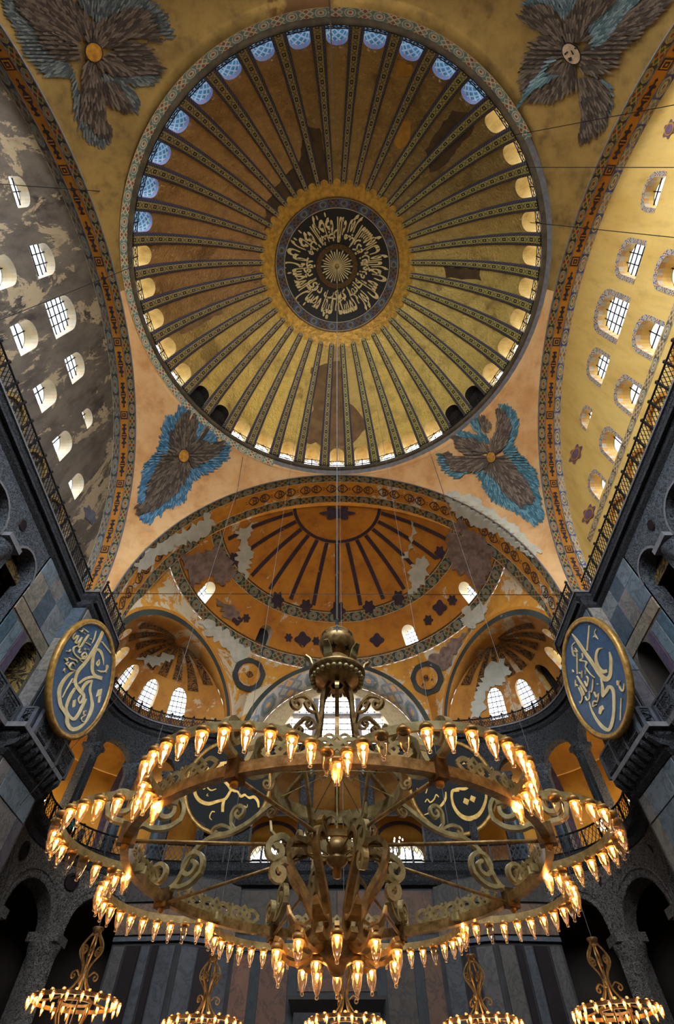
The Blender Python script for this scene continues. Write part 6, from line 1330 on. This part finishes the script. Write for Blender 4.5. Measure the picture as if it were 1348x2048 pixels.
seraph('dark brown winged mosaic with gold disc, near left pendentive', (0, 0), 3.744,
  [[(30,0),(180,0),(250,180),(310,320),(480,430),(560,560),(600,760),(700,960),(830,1060),(760,1090),(660,1060),(580,920),(545,760),(540,570),(460,580),(340,560),(200,420),(130,230),(40,110)], [(580,0),(1130,0),(1220,100),(1270,200),(1295,300),(1200,250),(1100,60),(930,60),(740,160),(640,90)], [(760,540),(900,560),(1060,560),(1190,545),(1180,600),(1120,640),(960,620),(900,630),(760,610)], [(890,630),(980,650),(1040,730),(1040,820),(1000,840),(960,760)]],
  [[(120,0),(540,0),(640,90),(660,170),(560,300),(600,450),(540,440),(430,430),(310,320),(250,190),(150,90)], [(740,160),(840,110),(940,60),(1060,50),(1130,110),(1180,250),(1220,320),(1160,310),(1100,280),(950,270),(860,360),(760,340),(620,290),(640,190)], [(860,360),(920,300),(1000,290),(1080,330),(1160,420),(1220,530),(1060,550),(850,550),(760,520),(720,460)], [(765,600),(880,620),(960,750),(1000,840),(900,810),(770,740)], [(620,470),(700,470),(750,540),(770,760),(790,900),(840,960),(830,1040),(720,990),(620,890),(590,790),(610,580)]],
  (690, 375, 62, 72, 8), srgb('#46555a'), srgb('#3e2618'), M['facegold'], 22, 5.5)
rt, of = seraph('dark winged mosaic with an uncovered pale face, near right pendentive', (1000, 0), 3.874,
  [[(660,200),(780,120),(900,0),(1090,0),(960,130),(870,280),(790,380),(720,390),(700,280)], [(150,50),(230,0),(620,0),(500,160),(420,60),(330,20)], [(780,600),(860,650),(865,800),(800,980),(770,960),(790,780)]],
  [[(500,290),(470,480),(590,510),(605,640),(560,690),(420,770),(300,790),(240,770),(200,720),(160,600),(190,460),(280,310),(390,255)], [(160,130),(220,60),(330,20),(420,60),(480,160),(500,260),(400,250),(300,230),(230,190)], [(500,160),(620,0),(900,0),(780,120),(660,200),(700,290),(600,310),(500,290)], [(880,250),(960,130),(1100,0),(1330,0),(1200,150),(1080,270),(930,400),(900,500),(760,590),(640,540),(610,460),(680,330),(720,390),(800,340)], [(610,600),(700,590),(770,600),(860,700),(860,820),(800,990),(720,1040),(610,1110),(635,900),(630,740)]],
  (565, 400, 66, 80, 22), srgb('#5d7f8a'), srgb('#453429'), M['face'], 22, 5.5)
for p in ([(512,395),(540,375),(545,385),(518,408)], [(590,350),(618,335),(622,346),(596,362)], [(562,372),(572,368),(590,400),(578,408)], [(540,430),(570,420),(572,450),(552,455)]): paint(MB(), crop((1000, 0), 3.874, p), .23, 6).build('face_line', M['black'], rt, off=of)
feathers(crop((1000, 0), 3.874, [(410,420),(440,430),(330,560),(480,570),(300,660),(200,760),(120,850),(240,640),(340,520)]), crop((1000, 0), 3.874, [(565, 400)])[0], 22, 5.5, .17, srgb('#5d8a98'), rt, of, 'blue_wing', srgb('#3a5a66'))

# ---- painted motifs on the arch bands (drawn in metres along and across the band)
def mirror(h): return h+[(x, -y) for x, y in reversed(h) if abs(y) > 1e-6]
VASE = mirror([(-1.0, 0), (-.86, .09), (-.80, .04), (-.66, .05), (-.60, .17), (-.50, .19), (-.44, .08), (-.30, .08), (-.16, .17), (.02, .20), (.20, .16), (.32, .07), (.46, .07), (.52, .16), (.62, .17), (.66, .06), (.78, .06), (.84, .16), (.92, .14), (.96, 0)])
def on_band(mb, pts, f, t0, R, qc, sgn=1, d=.03, tri=True):
    V, T = patch(pts); mb.add([f(t0+sgn*x/R, qc+y)*1.0-np.array([0, 0, 0]) + _bn(f, t0, d) for x, y in V], T)
def _bn(f, t, d):                   # small step off the soffit towards the hall
    p = f(t, .8); c = np.array([p[0], p[1], p[2]]); c[2] -= 8; v = np.array([0, p[1], 24.])-np.array([p[0]*0, p[1], p[2]])
    return np.array([0, 0, -d])
for sx, g in ((-1, bpy.data.objects['trim_6']), (1, bpy.data.objects['trim_7'])):
    f = side_soffit(sx); x = 1.2; k = 0
    while x < 16*pi-1.2:
        t = x/16; inw = np.array([0, -math.cos(t), -math.sin(t)])*.03; mb = MB()
        if k % 3 == 2:
            for r_, m_ in ((.30, 'motif'), (.22, 'orange'), (.15, 'motif'), (.06, 'orange')):
                V = [(-r_, -r_*.9), (r_, -r_*.9), (r_, r_*.9), (-r_, r_*.9)]; MB().add([f(t+a/16, .85+b)+inw*(1+.6*(.3-r_)*10) for a, b in V], [(0, 1, 2, 3)]).build('painted_square', M[m_], g)
            x += 1.55
        else:
            s = 1 if (t < pi/2) else -1; V, T = patch(VASE); mb.add([f(t+s*a/16, .85+b)+inw for a, b in V], T); mb.build('painted_vase', M['motif'], g)
            for a0, a1 in ((-.12, -.05), (.06, .12)): V = [(a0, -.15), (a1, -.15), (a1, .15), (a0, .15)]; MB().add([f(t+s*a/16, .85+b)+inw*1.8 for a, b in V], [(0, 1, 2, 3)]).build('vase_stripe', M['orange'], g)
            x += 2.3 if k % 3 == 0 else 1.65
        k += 1
def ribbon2(path, w_):
    P = np.array(path, float); D = np.gradient(P, axis=0); D /= np.maximum(np.linalg.norm(D, axis=1, keepdims=True), 1e-9); N = np.stack([-D[:, 1], D[:, 0]], 1)
    V = [tuple(p+n*w_/2*s) for p, n in zip(P, N) for s in (-1, 1)]; return V, [(2*i, 2*i+1, 2*i+3, 2*i+2) for i in range(len(P)-1)]
f = front_soffit(1); g = bpy.data.objects['trim_8']; n_ = 19
for k in range(n_):
    t = pi*(k+.5)/n_
    if k in (13, 14): continue
    inw = np.array([-math.cos(t), 0, -math.sin(t)])*.04; mb = MB()
    def put(path, w_=.07):
        V, T = ribbon2(path, w_); mb.add([f(t+a/15.3, 1.47+b)+inw for a, b in V], T)
    for s in (-1, 1):
        for u in (-1, 1):
            put([(s*(.42+(.27-.2*q)*math.cos(u*(pi*.9-q*2.6*pi))), u*.14+(.24-.16*q)*math.sin(u*(pi*.9-q*2.6*pi))) for q in np.linspace(0, 1, 20)])
            put([(s*(.05+1.0*q), u*(.42*math.sin(pi*min(1, q*1.02))**.8)) for q in np.linspace(0, 1, 14)], .08)
    mb.build('painted_scroll', M['motif'], g)
    mb = MB(); V = [(1.28, 0), (1.20, .14), (1.28, .09), (1.36, .14)]
    for s in (1, -1): mb.add([f(t+a/15.3, 1.47+b*s)+inw for a, b in [(1.12, .17), (1.28, .04), (1.44, .17), (1.28, .12)]], [(0, 1, 2, 3)])
    if k < n_-1: mb.build('painted_knot', M['cornice'], g)

# ---- losses, repairs and medallions, each a skin of plaster on its surface
def skin(label, poly, mat, d=.045, name='plaster_patch', cat='plaster', stepx=9, parent=None):
    mb = paint(MB(), poly, d, stepx)
    if not mb.f: return
    o = mb.build(name, mat, parent, off=None if parent is None else tuple(-np.array(parent.location)))
    if parent is None: tag(o, label, cat)
    return o
M['lime'] = simple('lime_plaster', '#b9b6a6', .85, 0, .12, 1.2, .2, .05); M['mauve'] = simple('bare_mauve_plaster', '#7c665c', .9, 0, .35, 1.6, .5, .1, 7); M['brownpaint'] = simple('brown_repair', '#7a5d3c', .8, 0, .25, .8, .2, .05); M['ochre'] = simple('ochre_repair', '#b07c28', .7, 0, .2, 1.5, .3, .05); M['soot'] = simple('soot_stain', '#49371f', .8, 0, .3, 1.0, .2, .05)
wigr = random.Random(4)
def ragged(poly, amp=5, n=5):        # frayed edge
    out = []
    for i in range(len(poly)):
        a, b = np.array(poly[i], float), np.array(poly[(i+1) % len(poly)], float); L = np.linalg.norm(b-a); k = max(1, int(L/n)); nn = np.array([-(b-a)[1], (b-a)[0]])/max(L, 1e-6)
        for j in range(k): out.append(tuple(a+(b-a)*j/k+nn*wigr.uniform(-amp, amp)*(.25 if j == 0 else 1)*min(1, L/25)))
    return out
W8 = bpy.data.objects['trim_8']
for lb, pl, m_ in (('big pale plaster loss on the right haunch of the west arch', [(892,986),(935,988),(985,1018),(1040,1060),(1085,1105),(1060,1112),(1020,1085),(985,1062),(940,1046),(900,1022)], 'lime'),
    ('pale plaster loss on the left haunch of the west arch', [(395,1045),(415,1025),(430,1050),(400,1075),(360,1090),(320,1110),(280,1145),(265,1130),(300,1095),(350,1065)], 'lime'),
    ('mauve bare plaster right of the half dome window', [(903,1045),(925,1040),(945,1062),(972,1076),(988,1100),(978,1150),(958,1185),(938,1152),(905,1140),(893,1095)], 'mauve'),
    ('mauve bare plaster above the left half dome window', [(358,1112),(400,1105),(440,1085),(462,1120),(470,1150),(445,1172),(420,1152),(400,1160),(385,1180),(375,1150)], 'mauve'),
    ('mauve bare plaster over the right corner half dome', [(830,1335),(880,1300),(930,1265),(955,1250),(945,1285),(905,1330),(860,1345)], 'mauve'),
    ('mauve patch beside the left half dome window', [(430,1195),(470,1215),(480,1240),(450,1235)], 'mauve'),
    ('white streak running down the right of the half dome', [(822,1040),(832,1060),(828,1095),(800,1130),(818,1090)], 'lime'),
    ('pale loss at the right foot of the half dome ribs', [(820,1130),(850,1110),(860,1150),(840,1175),(820,1190)], 'lime'),
    ('pale loss left of the half dome ribs', [(470,1060),(510,1045),(495,1085),(505,1110),(490,1160),(470,1120),(480,1085)], 'lime'),
    ('pale loss under the left half dome tile border', [(395,1245),(420,1240),(460,1265),(500,1300),(480,1330),(455,1300),(425,1280)], 'lime'),
    ('pale loss between the two right half domes', [(930,1215),(960,1200),(975,1225),(950,1260),(925,1250)], 'lime'),
    ('pale loss over the left corner windows', [(270,1318),(330,1305),(350,1312),(320,1332),(300,1330)], 'lime'),
    ('large pale loss over the right corner windows', [(975,1330),(1010,1315),(1020,1350),(985,1380),(960,1430),(940,1440),(950,1390)], 'lime')):
    o = skin(lb, ragged(pl, 6), M[m_], .07, parent=W8 if 'west arch' in lb else hd)
    if o: o['label'] = lb
for lb, pl, m_ in (('brown repair on the far lower panels of the dome', [(622,735),(680,722),(690,790),(735,850),(700,895),(612,885),(628,800)], 'brownpaint'), ('brown repair on the left panels of the dome', [(352,640),(440,598),(446,626),(362,668)], 'brownpaint'), ('dark repair on the right panels of the dome', [(888,532),(960,538),(963,562),(892,556)], 'soot'),
    ('ochre patch in the upper right panels of the dome', [(795,245),(825,240),(818,290),(797,298),(785,280)], 'ochre'), ('ochre patch at the near rim of the dome', [(790,108),(826,112),(822,150),(792,152)], 'ochre'), ('soot stain above the left of the gold collar', [(612,250),(640,256),(665,375),(620,395),(560,440),(528,462),(536,400),(570,350),(600,320)], 'soot'), ('soot stain on the right near panels of the dome', [(850,300),(905,220),(950,225),(945,262),(890,330),(860,345)], 'soot')):
    o = skin(lb, ragged(pl, 3, 9), M[m_], .02, 'dome_repair', parent=ceiling)
    if o: o['label'] = lb
pr_, po2 = bpy.data.objects['trim_5'], None
def ringpts(cx, cy, rx, ry, n=28, w=0): return [(cx+rx*math.cos(a)*(1+w*math.cos(8*a)), cy+ry*math.sin(a)*(1+w*math.cos(8*a))) for a in np.linspace(0, 2*pi, n+1)[:-1]]
def painted_medallion(lb, cx, cy, r):
    base = lay(cx, cy, 0)[0]; rt = empty('painted_medallion', tuple(base), lb, 'painting'); of = -base
    for k, (q, m_, d) in enumerate(((1.0, 'green_arch', .08), (.76, 'motif2', .1), (.68, 'conch', .12), (.6, 'semi_lo', .14), (.2, 'conchrib', .16))): paint(MB(), ringpts(cx, cy, r*q, r*q*1.02, 32, .03 if k == 0 else 0), d, 8).build('painted_ring', M[m_], rt, off=of)
painted_medallion('faded round painted medallion between left corner half dome and great window', 497, 1350, 33)
painted_medallion('faded round painted medallion between right corner half dome and great window', 855, 1357, 33)
crown = [(675+ (30+7*math.cos(6*a))*math.cos(a), 1026+(12+3*math.cos(6*a))*math.sin(a)) for a in np.linspace(0, 2*pi, 49)[:-1]]
skin('', crown, M['motif2'], .06, 'painted_rosette', 'painting', 6, hd)
def orn(cx, cy, w_, h, k): return [(cx+(.8*w_*math.cos(a))*(1+.18*math.cos(k*a)), cy+(.8*h*math.sin(a))*(1+.18*math.cos(k*a))) for a in np.linspace(0, 2*pi, 41)[:-1]]
for i, (cx, cy, w_, h, k) in enumerate(((555,1200,14,20,6), (612,1212,14,16,6), (676,1222,17,22,6), (738,1214,14,16,6), (797,1196,14,18,6), (605,1279,18,17,4), (577,1275,9,10,6), (632,1282,9,10,6), (754,1280,16,15,4), (880,1215,16,17,4), (857,1240,11,12,6), (905,1200,11,12,6), (880,1105,12,16,6), (468,1118,12,16,6), (474,1240,12,12,4), (492,1236,9,10,6))):
    o = skin('dark painted palmette on the half dome, number %d' % i, orn(cx, cy, w_, h, k), M['semirib'], .06, 'painted_palmette', 'painting', 6, bpy.data.objects['half_dome'])
for i, (cx, cy, lb) in enumerate(((1152, 908, 'purple painted crest on the yellow wall beside the arch, upper'), (1178, 1028, 'purple painted crest low on the yellow wall near the pier'), (1340, 258, 'purple painted crest on the yellow wall beside the near arch'))):
    base = lay(cx, cy, 0)[0]; rt = empty('painted_crest', tuple(base), lb, 'painting'); of = -base; t = .45
    def rot(p): return [(cx+(x-cx)*math.cos(t)-(y-cy)*math.sin(t), cy+(x-cx)*math.sin(t)+(y-cy)*math.cos(t)) for x, y in p]
    paint(MB(), rot(orn(cx, cy, 12, 24, 6)), .03, 6).build('crest_leaves', M['crest'] if 'crest' in M else M.setdefault('crest', simple('crest_purple', '#6a4f66', .8)), rt, off=of); paint(MB(), rot(ringpts(cx, cy, 8, 15)), .05, 6).build('crest_ring', M['ochre'], rt, off=of); paint(MB(), rot(ringpts(cx, cy, 6, 11)), .07, 6).build('crest_centre', M['crest'], rt, off=of)
base = lay(180, 1030, 0)[0]; rt = empty('painted_crest', tuple(base), 'grey blue painted crest on the grey stone wall near the arch foot', 'painting')
paint(MB(), [(180+x*math.cos(.45)+y*math.sin(.45), 1030-x*math.sin(.45)+y*math.cos(.45)) for x, y in [(p[0]-180, p[1]-1030) for p in orn(180, 1030, 12, 24, 6)]], .03, 6).build('crest_leaves', M['crest_b'] if 'crest_b' in M else M.setdefault('crest_b', simple('crest_blue', '#585a66', .8)), rt, off=-base)
